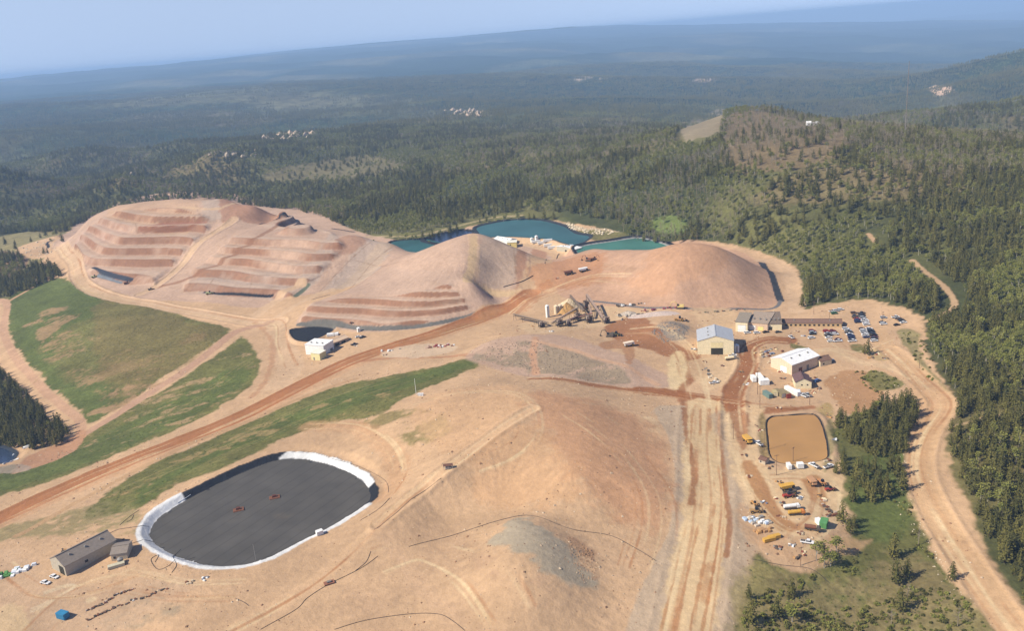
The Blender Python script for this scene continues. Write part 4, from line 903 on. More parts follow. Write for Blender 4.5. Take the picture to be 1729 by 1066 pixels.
instancer('grass_tufts', ta, tb, H(ta, tb), RNG.uniform(0, 6.28, n_), RNG.uniform(.4, 1.1, n_), RNG.uniform(.15, .5, n_), RNG.integers(0, 3, n_), [joined([shrub(r_, 24)], 'tuft', [q_]) for q_ in tm_], 'grass tufts and weeds on the green slopes')
print('stones', len(sa), 'tufts', len(ta))
# far woods in clumps
FX, FY = scatter(2650, 7200, 36, .64); p = fbm(FX*.55, FY*.8, 900, 4, 23); q = fbm(FX, FY, 300, 3, 51)
kp = (RNG.random(FX.size) < np.clip(.95-1.6*np.clip(p-.05, 0, 1)+.3*q, .1, .95)); FX, FY, q = FX[kp], FY[kp], q[kp]; FZ = H(FX, FY)
rr = random.Random(9); cl = [joined([clump(rr, 'pine')], 'clump', [M_PINE]) for _ in range(4)]+[joined([clump(rr, 'aspen')], 'clump', [M_ASP]) for _ in range(2)]
vi = np.where((q > .25) & (RNG.random(FX.size) < .6), 4+RNG.integers(0, 2, FX.size), RNG.integers(0, 4, FX.size))
instancer('far_forest', FX, FY, FZ-1, RNG.uniform(0, 6.28, FX.size), RNG.uniform(13, 19, FX.size), RNG.uniform(11, 16, FX.size), vi, cl, 'hazy dark forest covering the distant hills')
# ------------------------------------------------------------------ haze
def haze():
    q = MB(); q.box(-42000, 42000, -1200, 37000, -1800, 260)
    m = bpy.data.materials.new('haze'); m.use_nodes = True; n = m.node_tree.nodes; n.clear()
    v = n.new('ShaderNodeVolumePrincipled'); v.inputs['Color'].default_value = (.44, .67, 1.0, 1); v.inputs['Density'].default_value = 0.95e-4; v.inputs['Anisotropy'].default_value = 0.0
    o = n.new('ShaderNodeOutputMaterial'); m.node_tree.links.new(v.outputs[0], o.inputs['Volume'])
    h = q.build('haze', m); h['kind'] = 'stuff'; h['label'] = 'pale blue haze filling the air over the valley'; h['category'] = 'haze'
haze()
# ------------------------------------------------------------------ materials for built things
_m = {}
def MC(r, g, b, rough=.6, metal=0.0, k=1.25):
    key = (r, g, b, rough, metal)
    if key not in _m: _m[key] = mat('paint_%d_%d_%d' % (r, g, b), C(r, g, b, k), rough, metal, (.9, .12))
    return _m[key]
GLASS = MC(40,46,54,.15); TYRE = MC(34,34,36,.9); DARKM = MC(96,86,76,.8); RUST = MC(128,84,62,.9); STEEL = MC(150,146,140,.5); CREAMW = MC(244,228,188); WHITEW = MC(246,246,242); YEL = MC(216,168,72,.7); REDM = MC(176,70,56,.7)
CONC = MC(190,182,168,.9); GREYM = MC(138,132,124,.7); BEAM = MC(176,150,132,.7)
# ------------------------------------------------------------------ buildings
def building(name, label, O, A, W, eave, ridge, axis, wall, roof, doors=(), windows=(), cat='building', group=None, sink=2.0, roofw=.3, back=1, L=None):
    o = G(*O) if len(O) == 2 else gp(*O); a = G(*A) if len(A) == 2 else gp(*A); e = Vector((a.x-o.x, a.y-o.y, 0)); L = L or e.length; ang = math.atan2(e.y, e.x); s = back
    z0 = min(hz(o.x, o.y), hz(a.x, a.y)) if L < 60 else o.z
    r = empty(name, (o.x, o.y, z0), ang, label, cat, group)
    w = MB(); y0, y1 = (0, W) if s > 0 else (-W, 0)
    if axis == 'x':
        prof = [(y0,-sink),(y1,-sink),(y1,eave),((y0+y1)/2,ridge),(y0,eave)]
        n = len(prof); w.add([(0,y,z) for y,z in prof]+[(L,y,z) for y,z in prof], [tuple(range(n))[::-1], tuple(range(n,2*n))]+[(i,(i+1)%n,(i+1)%n+n,i+n) for i in (0,1,4)], 0)
    elif axis == 'y':
        prof = [(0,-sink),(L,-sink),(L,eave),(L/2,ridge),(0,eave)]
        n = len(prof); w.add([(x,y0,z) for x,z in prof]+[(x,y1,z) for x,z in prof], [tuple(range(n)), tuple(range(n,2*n))[::-1]]+[(i,i+n,(i+1)%n+n,(i+1)%n) for i in (0,1,4)], 0)
    else:
        w.box(0, L, y0, y1, -sink, eave-.02)
    w.build('wall', wall, r)
    q = MB(); ov = roofw; th = .22
    if axis == 'x':
        ym = (y0+y1)/2; k = (ridge-eave)/((y1-y0)/2)
        for ya in (y0-ov, y1+ov):
            ze = eave-k*ov; v = [(-ov,ya,ze+.03),(L+ov,ya,ze+.03),(L+ov,ym,ridge+.03),(-ov,ym,ridge+.03)]
            q.add(v+[(x,y,z+th) for x,y,z in v], [(0,1,2,3),(4,5,6,7),(0,1,5,4),(1,2,6,5),(2,3,7,6),(3,0,4,7)])
    elif axis == 'y':
        k = (ridge-eave)/(L/2)
        for xa in (-ov, L+ov):
            ze = eave-k*ov; v = [(xa,y0-ov,ze+.03),(xa,y1+ov,ze+.03),(L/2,y1+ov,ridge+.03),(L/2,y0-ov,ridge+.03)]
            q.add(v+[(x,y,z+th) for x,y,z in v], [(0,1,2,3),(4,5,6,7),(0,1,5,4),(1,2,6,5),(2,3,7,6),(3,0,4,7)])
        
    else:
        dzr = ridge-eave
        v = [(-ov,y0-ov,eave),(L+ov,y0-ov,eave),(L+ov,y1+ov,eave+dzr),(-ov,y1+ov,eave+dzr)]
        q.add(v+[(x,y,z+th) for x,y,z in v], [(3,2,1,0),(4,5,6,7),(0,1,5,4),(1,2,6,5),(2,3,7,6),(3,0,4,7)])
        if dzr > .1:
            q.add([(0,y0,eave),(0,y1,eave),(0,y1,eave+dzr),(L,y0,eave),(L,y1,eave),(L,y1,eave+dzr)], [(0,1,2),(3,5,4),(1,4,5,2)])
    ro = q.build('roof', roof, r)
    if axis in ('x', 'y') and ridge-eave > .5:
        c = MB(); 
        if axis == 'x': c.box(-ov, L+ov, (y0+y1)/2-.35, (y0+y1)/2+.35, ridge+.1, ridge+.42)
        else: c.box(L/2-.35, L/2+.35, y0-ov, y1+ov, ridge+.1, ridge+.42)
        c.build('ridge_cap', roof, ro)
    if L*W > 140:
        for t_ in (.2, .5, .8):
            v_ = MB(); xq, yq = (L*t_, (y0+y1)/2+.2*(y1-y0)*(-s)) if axis != 'y' else (L*.3, y0+(y1-y0)*t_)
            zq = eave+(ridge-eave)*(.6 if axis != 'flat' else 1)
            v_.box(xq-.45, xq+.45, yq-.45, yq+.45, zq-.3, zq+1.0, 0, .1); v_.build('vent', STEEL, ro)
    for kind, lst in (('door', doors), ('window', windows)):
        for side, a0, a1, zz0, zz1, mm in lst:
            d = MB(); yf = y0 if s > 0 else y1
            if side == 'f': d.box(a0, a1, *(sorted((yf-.12*s, yf+.3*s))), zz0, zz1)
            elif side == 'l': d.box(-.12, .3, y0+a0, y0+a1, zz0, zz1)
            else: d.box(L-.3, L+.12, y0+a0, y0+a1, zz0, zz1)
            dd = d.build(kind, mm, r)
            if kind == 'door' and side == 'f':
                f_ = MB(); f_.box(a0-.15, a1+.15, *(sorted((yf-.17*s, yf+.05*s))), zz1, zz1+.2); f_.build('frame', CONC, dd)
    return r
HY = 212
def gp(px, py, z):
    x, y = PZ(px, py, z); x = float(x); y = float(y); return Vector((x, y, hz(x, y)))
OPEN = MC(60,56,42,.9)
shed_grey = MC(146,134,122,.7); wall_tan = MC(206,190,162,.8)
b = building('machine_shed', 'long grey-roofed shed with a smaller annex standing left of the large oval pond', (113,974), (199,927), 13, 5, 8.2, 'x', MC(186,176,156,.8), shed_grey,
   doors=[('l',1.5,5.5,0,4,OPEN)], windows=[('f',9,10.5,1.8,3,GLASS)], cat='shed')
b = building('annex_shed', 'small grey-roofed shed with pale walls at the end of the long grey shed', (189,949), (216,944), 10, 3.4, 4.6, 'x', wall_tan, shed_grey, windows=[('f',1,2,1.2,2.2,GLASS)], cat='shed')
b = building('block_house', 'tall white flat-roofed block beside the small dark pond', (517,599), (548,600), 13, 8, 8.3, 'flat', WHITEW, WHITEW, doors=[('r',8,11,0,3,GREYM)])
b = building('pump_house', 'small pale yellow block in front of the tall white block', (526,608), (541,609), 7, 5.6, 5.9, 'flat', MC(226,216,160,.7), MC(244,240,222,.6), doors=[('f',2.2,3.4,0,2.2,GREYM)])
b = building('long_shed', 'low beige shed with open side running behind the tall white block', (563,587), (589,575), 9, 3.4, 4.6, 'x', MC(196,170,140,.8), MC(226,196,164,.7), doors=[('f',2,6,0,2.4,OPEN),('f',8,12,0,2.4,OPEN)])
b = building('truck_shop', 'big cream gabled shed with grey roof and dark open door in the mine yard', (1178,599), (1239,599), 23, 9.5, 13, 'y', CREAMW, MC(196,198,200,.4,.1), doors=[('f',8.6,16.2,0,4.6,OPEN),('f',8.6,16.2,4.8,8.6,MC(236,220,170,.6))], windows=[('l',3,5,2,3,GLASS)], cat='shed')
b = building('workshop', 'tall cream workshop with grey-brown roof at the left end of the office row', (1242,560), (1262,561), 16, 7, 9, 'mono', CREAMW, MC(150,138,122,.7), doors=[('f',1.5,7,0,5,WHITEW)])
b = building('workshop_middle', 'wide middle workshop with pink-beige front and two white doors in the office row', (1262.5,557), (1296,559), 18, 5.5, 8, 'mono', MC(222,190,160,.7), MC(166,148,130,.7), doors=[('f',1,5.5,0,3.6,WHITEW),('f',7,11,0,3.2,MC(246,226,150,.6))])
b = building('workshop_right', 'dark-roofed workshop with cream front at the right end of the office row', (1297,558), (1320,558), 18, 4.6, 7.6, 'mono', CREAMW, MC(128,112,98,.7), doors=[('f',.6,2.6,0,2.6,OPEN)])
b = building('office_building', 'very long low office with brown roof and many windows beside the parking lot', (1321,551), (1422,553), 9, 3, 4.4, 'x', MC(206,176,132,.8), MC(130,102,88,.8), windows=[('f',2+i*3.1,3.4+i*3.1,1,2.2,GLASS) for i in range(13)], cat='office')
b = building('warehouse', 'large warehouse with a bright white roof and pinkish walls below the parking lot', (1337,634), (1383,617), 17, 6.5, 9, 'x', MC(236,210,180,.7), MC(250,250,248,.5), doors=[('l',4,9,0,4,WHITEW),('f',6,9,0,3,MC(140,96,80,.8)),('f',13,15,0,3,GREYM)], cat='warehouse')
b = building('cabin', 'small cabin with dark brown gabled roof and cream front below the white-roofed warehouse', (1343,657), (1370,657), 11, 4.4, 6.6, 'y', CREAMW, MC(112,86,84,.8), windows=[('f',3.2,4,2.2,3,GLASS),('f',6.4,7.2,2.2,3,GLASS)], cat='cabin')
b = building('hut', 'small hut with brown roof and cream wall at the right end of the white warehouse', (1385,620), (1404,615), 7, 3.4, 5, 'x', CREAMW, MC(128,100,84,.8), windows=[('f',2,3,1,2,GLASS)], cat='hut')
b = building('control_hut', 'tiny brown-roofed hut at the lower left corner of the brown pond', (1281,782), (1292,786), 3.6, 2.2, 2.9, 'x', MC(196,180,156,.8), MC(124,92,76,.8), windows=[('f',.8,1.5,.9,1.6,GLASS)], cat='hut')
b = building('pump_hall', 'long white-roofed hall peeping over the heap beside the yellow building', (832,403,-7), (857,407,-7), 14, 5, 6.8, 'x', WHITEW, WHITEW)
b = building('yellow_hall', 'pale yellow hall with white roof units at the near edge of the blue pond', (856,410,-7), (872,409,-7), 10, 6, 6.4, 'flat', MC(236,216,140,.7), MC(240,236,220,.6), windows=[('f',3,4.2,3,4.2,GLASS)])
b = building('plant_hall', 'boxy grey-beige hall with white roof between the blue pond and the teal pond', (940,424), (970,421), 11, 5, 6.2, 'y', MC(196,188,168,.8), WHITEW, doors=[('f',13,16,0,3,OPEN)])
b = building('hilltop_station', 'white hut on the burnt hilltop, left of a matching pair', (1362,HY), (1370,HY), 9, 4.5, 6, 'x', WHITEW, WHITEW, windows=[('f',2,4,1.5,3,GLASS)], cat='hut')
b = building('hilltop_station', 'white hut on the burnt hilltop, right of a matching pair', (1374,HY), (1383,HY), 9, 4, 5.4, 'x', WHITEW, WHITEW, windows=[('f',2,4,1.5,3,GLASS)], cat='hut')
# ------------------------------------------------------------------ tanks, containers and boxes
def container(label, px, py, rot, L=6.1, W=2.5, Hh=2.6, col=WHITEW, endcol=None, group=None, name='shipping_container', cat='container'):
    p = G(px, py); r = empty(name, (p.x, p.y, p.z), math.radians(rot), label, cat, group); b = MB(); b.box(-L/2, L/2, -W/2, W/2, .12, Hh)
    k = int(L/.6)
    for i in range(k):
        x = -L/2+.3+i*(L-.6)/(k-1)
        b.box(x-.1, x+.1, -W/2-.05, W/2+.05, .25, Hh-.15)
    bd = b.build('body', col, r); t = MB(); t.box(-L/2-.04, L/2+.04, -W/2-.08, W/2+.08, Hh, Hh+.1); t.build('roof', col, r)
    for s in (-1, 1):
        d = MB(); d.box(-L/2-.08, -L/2-.003, min(s*.05, s*(W/2-.1)), max(s*.05, s*(W/2-.1)), .3, Hh-.15); d.build('door', endcol or col, r)
    return r
def tank(label, px, py, R=2.2, Hh=6, col=WHITEW, cone=True, name='storage_tank', group=None):
    p = G(px, py); r = empty(name, p, 0, label, 'tank', group); b = MB(); b.tube([(0,0,-.5),(0,0,Hh)], R, 18); b.build('shell', col, r)
    t = MB(); t.tube([(0,0,Hh+.003),(0,0,Hh+(R*.5 if cone else .3))], R*1.02, 18, 0, R*.12 if cone else R*.95); t.build('roof', col, r)
    l_ = MB(); l_.box(-.3, .3, -R-.25, -R-.02, 0, Hh); l_.build('ladder', GREYM, r); return r
CG = 'containers beside the brown-roofed cabin'
container('teal container, leftmost in the row below the white boxes', 1296, 670, 105, 7, col=MC(116,140,132,.7), group=CG)
container('pale yellow fronted short container between the teal and the olive ones', 1308, 668, 90, 4.5, col=MC(196,178,130,.7), endcol=CREAMW, group=CG)
container('olive container with grey end, left of an olive pair', 1316, 668, 105, 8.5, col=MC(146,130,96,.7), endcol=MC(200,196,186,.7), group=CG)
container('olive container with grey end, right of an olive pair', 1325, 668, 105, 8.5, col=MC(150,134,100,.7), endcol=MC(200,196,186,.7), group=CG)
container('dark red container at the right side of the olive pair', 1331, 672, 90, 3.2, col=MC(140,60,48,.7), group=CG)
container('long white trailer right of the dark red container', 1338, 664, 110, 12, col=WHITEW, group=CG)
container('white box leaning near the long white trailer below the cabin', 1347, 667, 70, 4, col=MC(214,226,236,.6), group=CG)
WG = 'white boxes left of the warehouse'
container('tall upright white box, topmost of three beside the orange road', 1283, 642, 90, 9, 2.8, 3, group=WG)
container('small white box, leftmost of three beside the orange road', 1272, 643, 90, 5.5, 2.4, 2.8, group=WG)
container('square white box, lower right of three beside the orange road', 1290, 649, 0, 5.5, 4, 3, group=WG)
container('green box container at the lower right corner of the equipment yard', 1391, 889, 60, 5, 3, 2.8, col=MC(96,152,92,.6))
container('small white pod left of the green box container', 1383, 886, 100, 4, 2, 2.2, col=WHITEW, name='tank_pod')
container('bright blue box bin on the dirt at the lower left corner', 107, 1044, -25, 4.6, 2.8, 2.6, col=MC(56,134,176,.5), name='skip_bin', cat='bin')
container('yellow truck body lying left of two at the bottom of the equipment yard', 1299, 914, 15, 5.5, 1.8, 1.5, col=YEL, name='dump_box', cat='dump box')
container('yellow truck body lying right of two at the bottom of the equipment yard', 1307, 910, 15, 5.5, 1.8, 1.5, col=YEL, name='dump_box', cat='dump box')
container('white tall tank box, left of two on the lower edge of the brown pond', 1332, 791, 90, 3.8, 1.8, 2.2, name='tank_box')
container('white square tank box, right of two on the lower edge of the brown pond', 1351, 790, 0, 3, 2.6, 2.4, name='tank_box')
container('small cream equipment box right of the annex shed beside the dark boxes', 197, 958, 25, 7, 2.2, 1.4, col=MC(206,198,170,.7), name='loading_trough', cat='trough')
tank('small grey horizontal-looking tank beside the annex shed', 204, 951, 1.3, 2.2, STEEL)
for lb, px, py in (('left', 905, 410), ('right', 915, 412)): container(f'white trailer on the pond terrace, {lb} one of the back pair', px, py, 5, 9, 2.4, 2.6, group='white trailers on the pond terrace')
for lb, px, py in (('leftmost', 925, 408), ('middle', 926, 416), ('front', 933, 420)): container(f'white tank trailer on the pond terrace, {lb} of three near the plant hall', px, py, 3, 10, 2.4, 2.6, group='white trailers on the pond terrace')
tank('white tank, left of two standing on the pond terrace', 898, 408, 1.6, 4, group='white tanks on the pond terrace'); tank('white tank, right of two standing on the pond terrace', 906, 406, 1.8, 5, group='white tanks on the pond terrace')
tank('small white round tank on the bank above the beige shed', 606, 560, 1.5, 3); tank('white tank beside the big cream shed door', 1243, 594, 2, 4.5)
container('long white slab boxes behind the tall white block', 562, 567, 3, 9, 4, 1.8)
# stacks of bags
def bags(name, label, px, py, n, rx, ry, cols, cat, s=1.0, rotz=.3):
    p = G(px, py); r = empty(name, p, rotz, label, cat); rr = random.Random(int(px*7+py))
    for k in range(n):
        b = MB(); x, y = rr.uniform(-rx, rx), rr.uniform(-ry, ry); a, c, h = rr.uniform(.7,1.3)*s, rr.uniform(.7,1.3)*s, rr.uniform(.6,1.3)*s
        b.box(x-a, x+a, y-c, y+c, -.2, h, 0, .12*s); b.build('bag', cols[k % len(cols)], r, bevel=.08*s)
    return r
bags('bag_stack', 'cluster of white wrapped bags left of the grey shed', 42, 962, 14, 4.5, 2.2, [WHITEW, MC(226,232,240,.5)], 'bag stack')
bags('bag_stack', 'pile of green tarps with white bags at the left picture edge', 12, 972, 14, 4.2, 2.6, [MC(88,140,72,.7), MC(96,150,80,.7), WHITEW], 'bag stack')
bags('scrap_heap', 'heap of white and bluish scrap at the left side of the equipment yard', 1277, 880, 26, 4.5, 4, [WHITEW, MC(190,206,224,.4), STEEL, MC(206,190,170,.7)], 'scrap heap', .8)
bags('scrap_heap', 'heap of tan and brown scrap just below the white scrap heap', 1290, 896, 10, 4, 1.8, [MC(196,150,96,.8), MC(180,140,100,.8)], 'scrap heap', .9)
bags('scrap_heap', 'rusty scrap along the right edge of the equipment yard', 1397, 858, 18, 1.6, 8, [RUST, DARKM, MC(190,170,150,.7)], 'scrap heap', .7, .1)
bags('scrap_heap', 'mixed scrap and crates left of the white-roofed warehouse', 1300, 596, 20, 9, 5, [RUST, STEEL, MC(120,130,150,.6), MC(220,196,150,.7)], 'scrap heap', .8, .4)
bags('scrap_heap', 'mixed scrap line below the big cream shed', 1199, 634, 16, 2, 12, [DARKM, STEEL, MC(220,206,180,.7)], 'scrap heap', .7, .1)
bags('scrap_heap', 'red and white debris on the pale ground above the green band', 745, 585, 22, 13, 3, [RUST, MC(150,70,66,.8), WHITEW, MC(200,170,150,.8)], 'scrap heap', .9, -.1)
bags('scrap_heap', 'few white and grey pieces left of the red debris', 660, 593, 8, 8, 1.6, [WHITEW, GREYM], 'scrap heap', .9, -.1)
bags('scrap_heap', 'light rubble by the small boxes behind the plant at the mine centre', 1075, 533, 24, 14, 3, [MC(222,206,190,.8), GREYM, DARKM], 'scrap heap', 1.0, -.1)
bags('debris_row', 'dark and pale parts lined along the lower wall of the warehouse', 1362, 640, 16, 10, 1.4, [DARKM, CREAMW, MC(220,190,130,.8), RUST], 'debris row', .6, .3)
bags('debris_row', 'dark equipment row at the foot of the right heap', 1210, 527, 22, 22, 1.0, [DARKM, RUST, MC(96,100,80,.8)], 'debris row', .8, 0)
bags('debris_row', 'grey and dark boxes in a row behind the crushing plant', 1068, 515, 18, 12, 1.2, [GREYM, WHITEW, DARKM], 'debris row', 1.0, -.05)
bags('debris_row', 'maroon crates in a row left of the yellow loader', 1118, 522, 14, 14, .9, [MC(150,84,92,.7)], 'debris row', .9, -.03)
for k, (px, py) in enumerate([(150,1031),(158,1028),(166,1024),(174,1020),(182,1016),(190,1012),(200,1004),(209,1001),(218,998)]):
    bags('parts_pile', 'dark metal parts pile, one of the upper row in the lower left yard', px, py, 5, 1.6, .5, [RUST, DARKM, MC(196,180,168,.7)], 'parts pile', .42, .5)['group'] = 'parts piles of the upper row'
for k, (px, py) in enumerate([(154,1046),(163,1041),(172,1037),(180,1033),(189,1029),(196,1025),(212,1021),(226,1014),(236,1012),(247,1010),(262,1002),(276,997)]):
    bags('parts_pile', 'dark metal parts pile, one of the lower row in the lower left yard', px, py, 5, 1.5, .5, [DARKM, RUST, MC(206,200,190,.7) if k % 3 == 1 else DARKM], 'parts pile', .42, .5)['group'] = 'parts piles of the lower row'
# ------------------------------------------------------------------ vehicles
_car = {}
def car_proto(kind, ck, colr):
    key = (kind, ck)
    if key in _car: return _car[key]
    P_ = MC(*colr, .3); b = MB()
    if kind == 'sedan': L, Hc, prof, cab = 4.7, 1.42, [(-2.35,.35),(2.35,.35),(2.35,.72),(1.2,.88),(-1.7,.9),(-2.3,.85)], [(1.15,.87),(.45,1.38),(-.95,1.38),(-1.7,.9)]
    elif kind == 'suv': L, Hc, prof, cab = 4.8, 1.75, [(-2.4,.4),(2.4,.4),(2.4,.9),(1.3,1.05),(-2.35,1.08)], [(1.3,1.04),(.7,1.68),(-2.0,1.68),(-2.33,1.08)]
    else: L, Hc, prof, cab = 5.6, 1.8, [(-2.8,.5),(2.8,.5),(2.8,1.0),(1.6,1.12),(-.6,1.12),(-2.8,1.1)], [(1.6,1.1),(1.1,1.75),(-.2,1.75),(-.55,1.12)]
    r = empty('parked_car', (0,0,0)); b.prism(prof, -.92, .92); b.build('body', P_, r, bevel=.08)
    g = MB(); g.prism(cab, -.8, .8); g.build('window_band', GLASS, r)
    t = MB(); xa, xb = cab[2][0], cab[1][0]; zt = cab[1][1]; t.box(xa-.05, xb+.05, -.78, .78, zt+.003, zt+.07); t.build('roof_panel', P_, r)
    if kind == 'pickup':
        q = MB(); q.box(-2.7, -.75, -.75, .75, 1.1, 1.135); q.build('cargo_bed', DARKM, r)
    for x in (-L*.31, L*.31):
        for y in (-.86, .86):
            w = MB(); w.tube([(x,y-.12,.34),(x,y+.12,.34)], .34, 10); w.build('wheel', TYRE, r)
    for y in (-.6, .6):
        h = MB(); h.box(L/2-.02, L/2+.04, y-.2, y+.2, .6, .75); h.build('headlight', MC(230,230,220,.2), r)
    _car[key] = r; r['_proto'] = 1; return r
CC = {'white':(240,240,240),'silver':(186,190,194),'dark red':(134,44,44),'red':(176,50,44),'maroon':(98,44,50),'navy':(52,62,98),'black':(34,34,38),'dark grey':(76,78,82),'brown':(120,96,76),'green':(70,120,80),'blue':(70,104,160)}
ucar = set()
def car(kind, col_, label, px, py, rot, group=None, name='parked_car'):
    p = G(px, py); r = car_proto(kind, col_, CC[col_])
    if (kind, col_) in ucar: r = copy_tree(r)
    ucar.add((kind, col_)); 
    if '_proto' in r: del r['_proto']
    r.name = name; r.location = (p.x, p.y, p.z+.03); r.rotation_euler.z = math.radians(rot); tag(r, label, 'pickup' if kind == 'pickup' else 'car', group); return r
LOT = {
 'the leftmost lot column': [(245,470,'dark red'),(252,490,'silver'),(253,508,'black')],
 'the second lot column': [(435,472,'red'),(453,498,'silver'),(458,525,'dark grey'),(466,556,'white'),(495,606,'white')],
 'the third lot column': [(512,465,'dark red'),(536,492,'maroon'),(548,512,'white'),(592,580,'maroon'),(588,604,'white')],
 'the fourth lot column': [(690,440,'white'),(718,462,'silver'),(730,488,'dark grey'),(742,510,'white'),(760,534,'navy'),(768,560,'navy'),(775,582,'dark grey'),(778,603,'white')],
 'the fifth lot column': [(905,438,'brown'),(925,466,'white'),(935,486,'silver'),(948,508,'white'),(958,530,'white'),(966,552,'navy')],
 'the sixth lot column': [(1000,436,'white'),(1018,460,'dark grey'),(1030,480,'black'),(1042,502,'dark grey'),(1054,524,'black'),(1075,548,'maroon'),(1070,574,'dark grey'),(1070,600,'white')],
 'the upper left column behind the lot': [(800,230,'brown'),(816,266,'dark grey'),(824,288,'brown'),(845,308,'red'),(848,330,'navy'),(852,350,'navy')],
 'the upper right column behind the lot': [(895,232,'dark grey'),(905,252,'black'),(906,272,'dark grey'),(916,294,'silver'),(938,318,'white'),(948,340,'white'),(958,362,'white'),(966,384,'white')],
 'the right-hand pair near the forest': [(1178,352,'black'),(1192,376,'white')],
 'the row along the forest on the right': [(1350,284,'white'),(1388,302,'dark grey'),(1415,316,'brown'),(1440,336,'dark grey'),(1458,355,'white')],
}
ords = ['topmost','second from the top','third from the top','fourth from the top','fifth from the top','sixth from the top','seventh from the top','lowest']
for grp, L_ in LOT.items():
    for k, (X_, Y_, c_) in enumerate(L_):
        o_ = ords[k] if k < len(L_)-1 else 'lowest'
        kd = ['sedan','suv','pickup','suv','sedan'][(k*3+len(grp)) % 5]
        car(kd, c_, f'{c_} {"pickup" if kd=="pickup" else "car"} {o_} in {grp}', 1340+X_/7.86, 500+Y_/7.86+.7, (k*37 % 9)-4, 'cars in the parking lot')
car('sedan', 'black', 'black car parked alone below the row along the forest', 1340+1370/7.86, 500+392/7.86, 8, 'cars in the parking lot')
car('suv', 'silver', 'silver car parked alone above the right-hand pair', 1340+1195/7.86, 500+298/7.86, 0, 'cars in the parking lot')
for k, (X_, Y_, c_) in enumerate([(520,212,'white'),(560,206,'silver'),(620,190,'white'),(540,240,'green')]):
    car('pickup' if k == 0 else 'suv', c_, f'{c_} vehicle in the group behind the long office, ' + ['far left','second from left','far right','nearest'][k], 1340+X_/7.86, 500+Y_/7.86, 5, 'cars behind the long office')
car('sedan', 'white', 'white car parked by the grey shed, farther right of the pair', 92, 976, -28, 'two white cars by the grey shed'); car('sedan', 'white', 'white car parked by the grey shed, nearer left of the pair', 77, 986, -22, 'two white cars by the grey shed')
car('pickup', 'white', 'white pickup standing left of the green lawn and right of the orange road', 1336, 571, 100); car('suv', 'white', 'white car standing at the fence left of the lot', 1370, 572, 10)
car('suv', 'white', 'white car in front of the wide middle workshop, left', 1262, 563.5, 5); car('suv', 'white', 'white car in front of the wide middle workshop, right', 1278, 563.5, 5); car('sedan', 'black', 'black car in front of the dark-roofed workshop, left', 1293, 562, 5); car('sedan', 'dark grey', 'dark car in front of the dark-roofed workshop, right', 1314, 562, 5)
car('suv', 'blue', 'blue car right of the brown-roofed cabin', 1380, 645, 30); car('suv', 'silver', 'silver car on top of the rise right of the small brown-roofed hut', 1402, 610, 10)
car('pickup', 'white', 'white pickup by the upper left side of the brown pond below the yellow truck', 1281, 751, 110); car('pickup', 'white', 'white pickup at the lower right edge of the brown pond, left', 1374, 788, 120); car('pickup', 'white', 'white pickup at the lower right edge of the brown pond, right', 1399, 790, 20)
car('pickup', 'white', 'white pickup at the bottom of the equipment yard', 1363, 918, -25); car('pickup', 'white', 'white pickup below the cabin left of the blue barrels', 1356, 670, 120); car('pickup', 'silver', 'silver pickup below the cabin right', 1364, 669, 110)
car('pickup', 'white', 'white pickup in front of the big cream shed door on the right', 1237, 602, 5)
car('pickup', 'white', 'white pickup parked on the pale strip below the big cream shed', 1205, 648, 8)
def wheels(r, xs, y, R, w_=.4):
    for x in xs:
        for s in (-1, 1):
            q = MB(); q.tube([(x, s*y-w_, R), (x, s*y+w_, R)], R, 12); wh = q.build('wheel', TYRE, r); h = MB(); h.tube([(x, s*y-w_-.03, R), (x, s*y+w_+.03, R)], R*.45, 8); h.build('rim', YEL, wh)
def dump_truck(label, px, py, rot, s=1.0, colr=YEL, bed=None, group=None):
    p = G(px, py); s *= .8; r = empty('dump_truck', p, math.radians(rot), label, 'dump truck', group); r.scale = (s, s, s)
    b = MB(); b.box(-3.6, 3.9, -1, 1, 1.1, 1.8); b.box(2.6, 4.4, -1.6, 1.6, 1.5, 2.7, 0, .1); b.build('chassis', colr, r, bevel=.06)
    d = MB(); d.prism([(-4.4,2.9),(-3.2,1.95),(2.0,1.95),(2.4,3.4),(4.1,3.7),(4.1,3.9),(2.2,3.9),(-4.5,3.6)], -1.8, 1.8); d.build('dump_bed', bed or colr, r)
    c = MB(); c.box(2.5, 3.8, .1, 1.5, 2.7, 3.65); c.build('cab', GLASS, r); wheels(r, (-2.5, 2.7), 1.45, 1.05); return r
def flat_truck(label, px, py, rot, cabc, loadc, L=9, group=None):
    p = G(px, py); r = empty('truck', p, math.radians(rot), label, 'truck', group); r.scale = (.82, .82, .82)
    b = MB(); b.box(-L/2, L/2-.3, -.9, .9, .7, 1.05); b.build('chassis', DARKM, r); c = MB(); c.prism([(L/2-2,1.06),(L/2,1.06),(L/2,1.9),(L/2-.5,2.8),(L/2-2,2.8)], -1.2, 1.2); cb = c.build('cab', cabc, r, bevel=.08)
    w = MB(); w.box(L/2-.4, L/2+.02, -1, 1, 1.95, 2.5); w.build('windscreen', GLASS, cb)
    t = MB(); t.tube([(-L/2,0,2.1),(-L/2+.3,0,2.1),(L/2-2.6,0,2.1),(L/2-2.3,0,2.1)], 1.05, 12); t.build('tank', loadc, r)
    wheels(r, (-L/2+1.2, -L/2+2.6, L/2-1.2), 1.0, .5, .2); return r
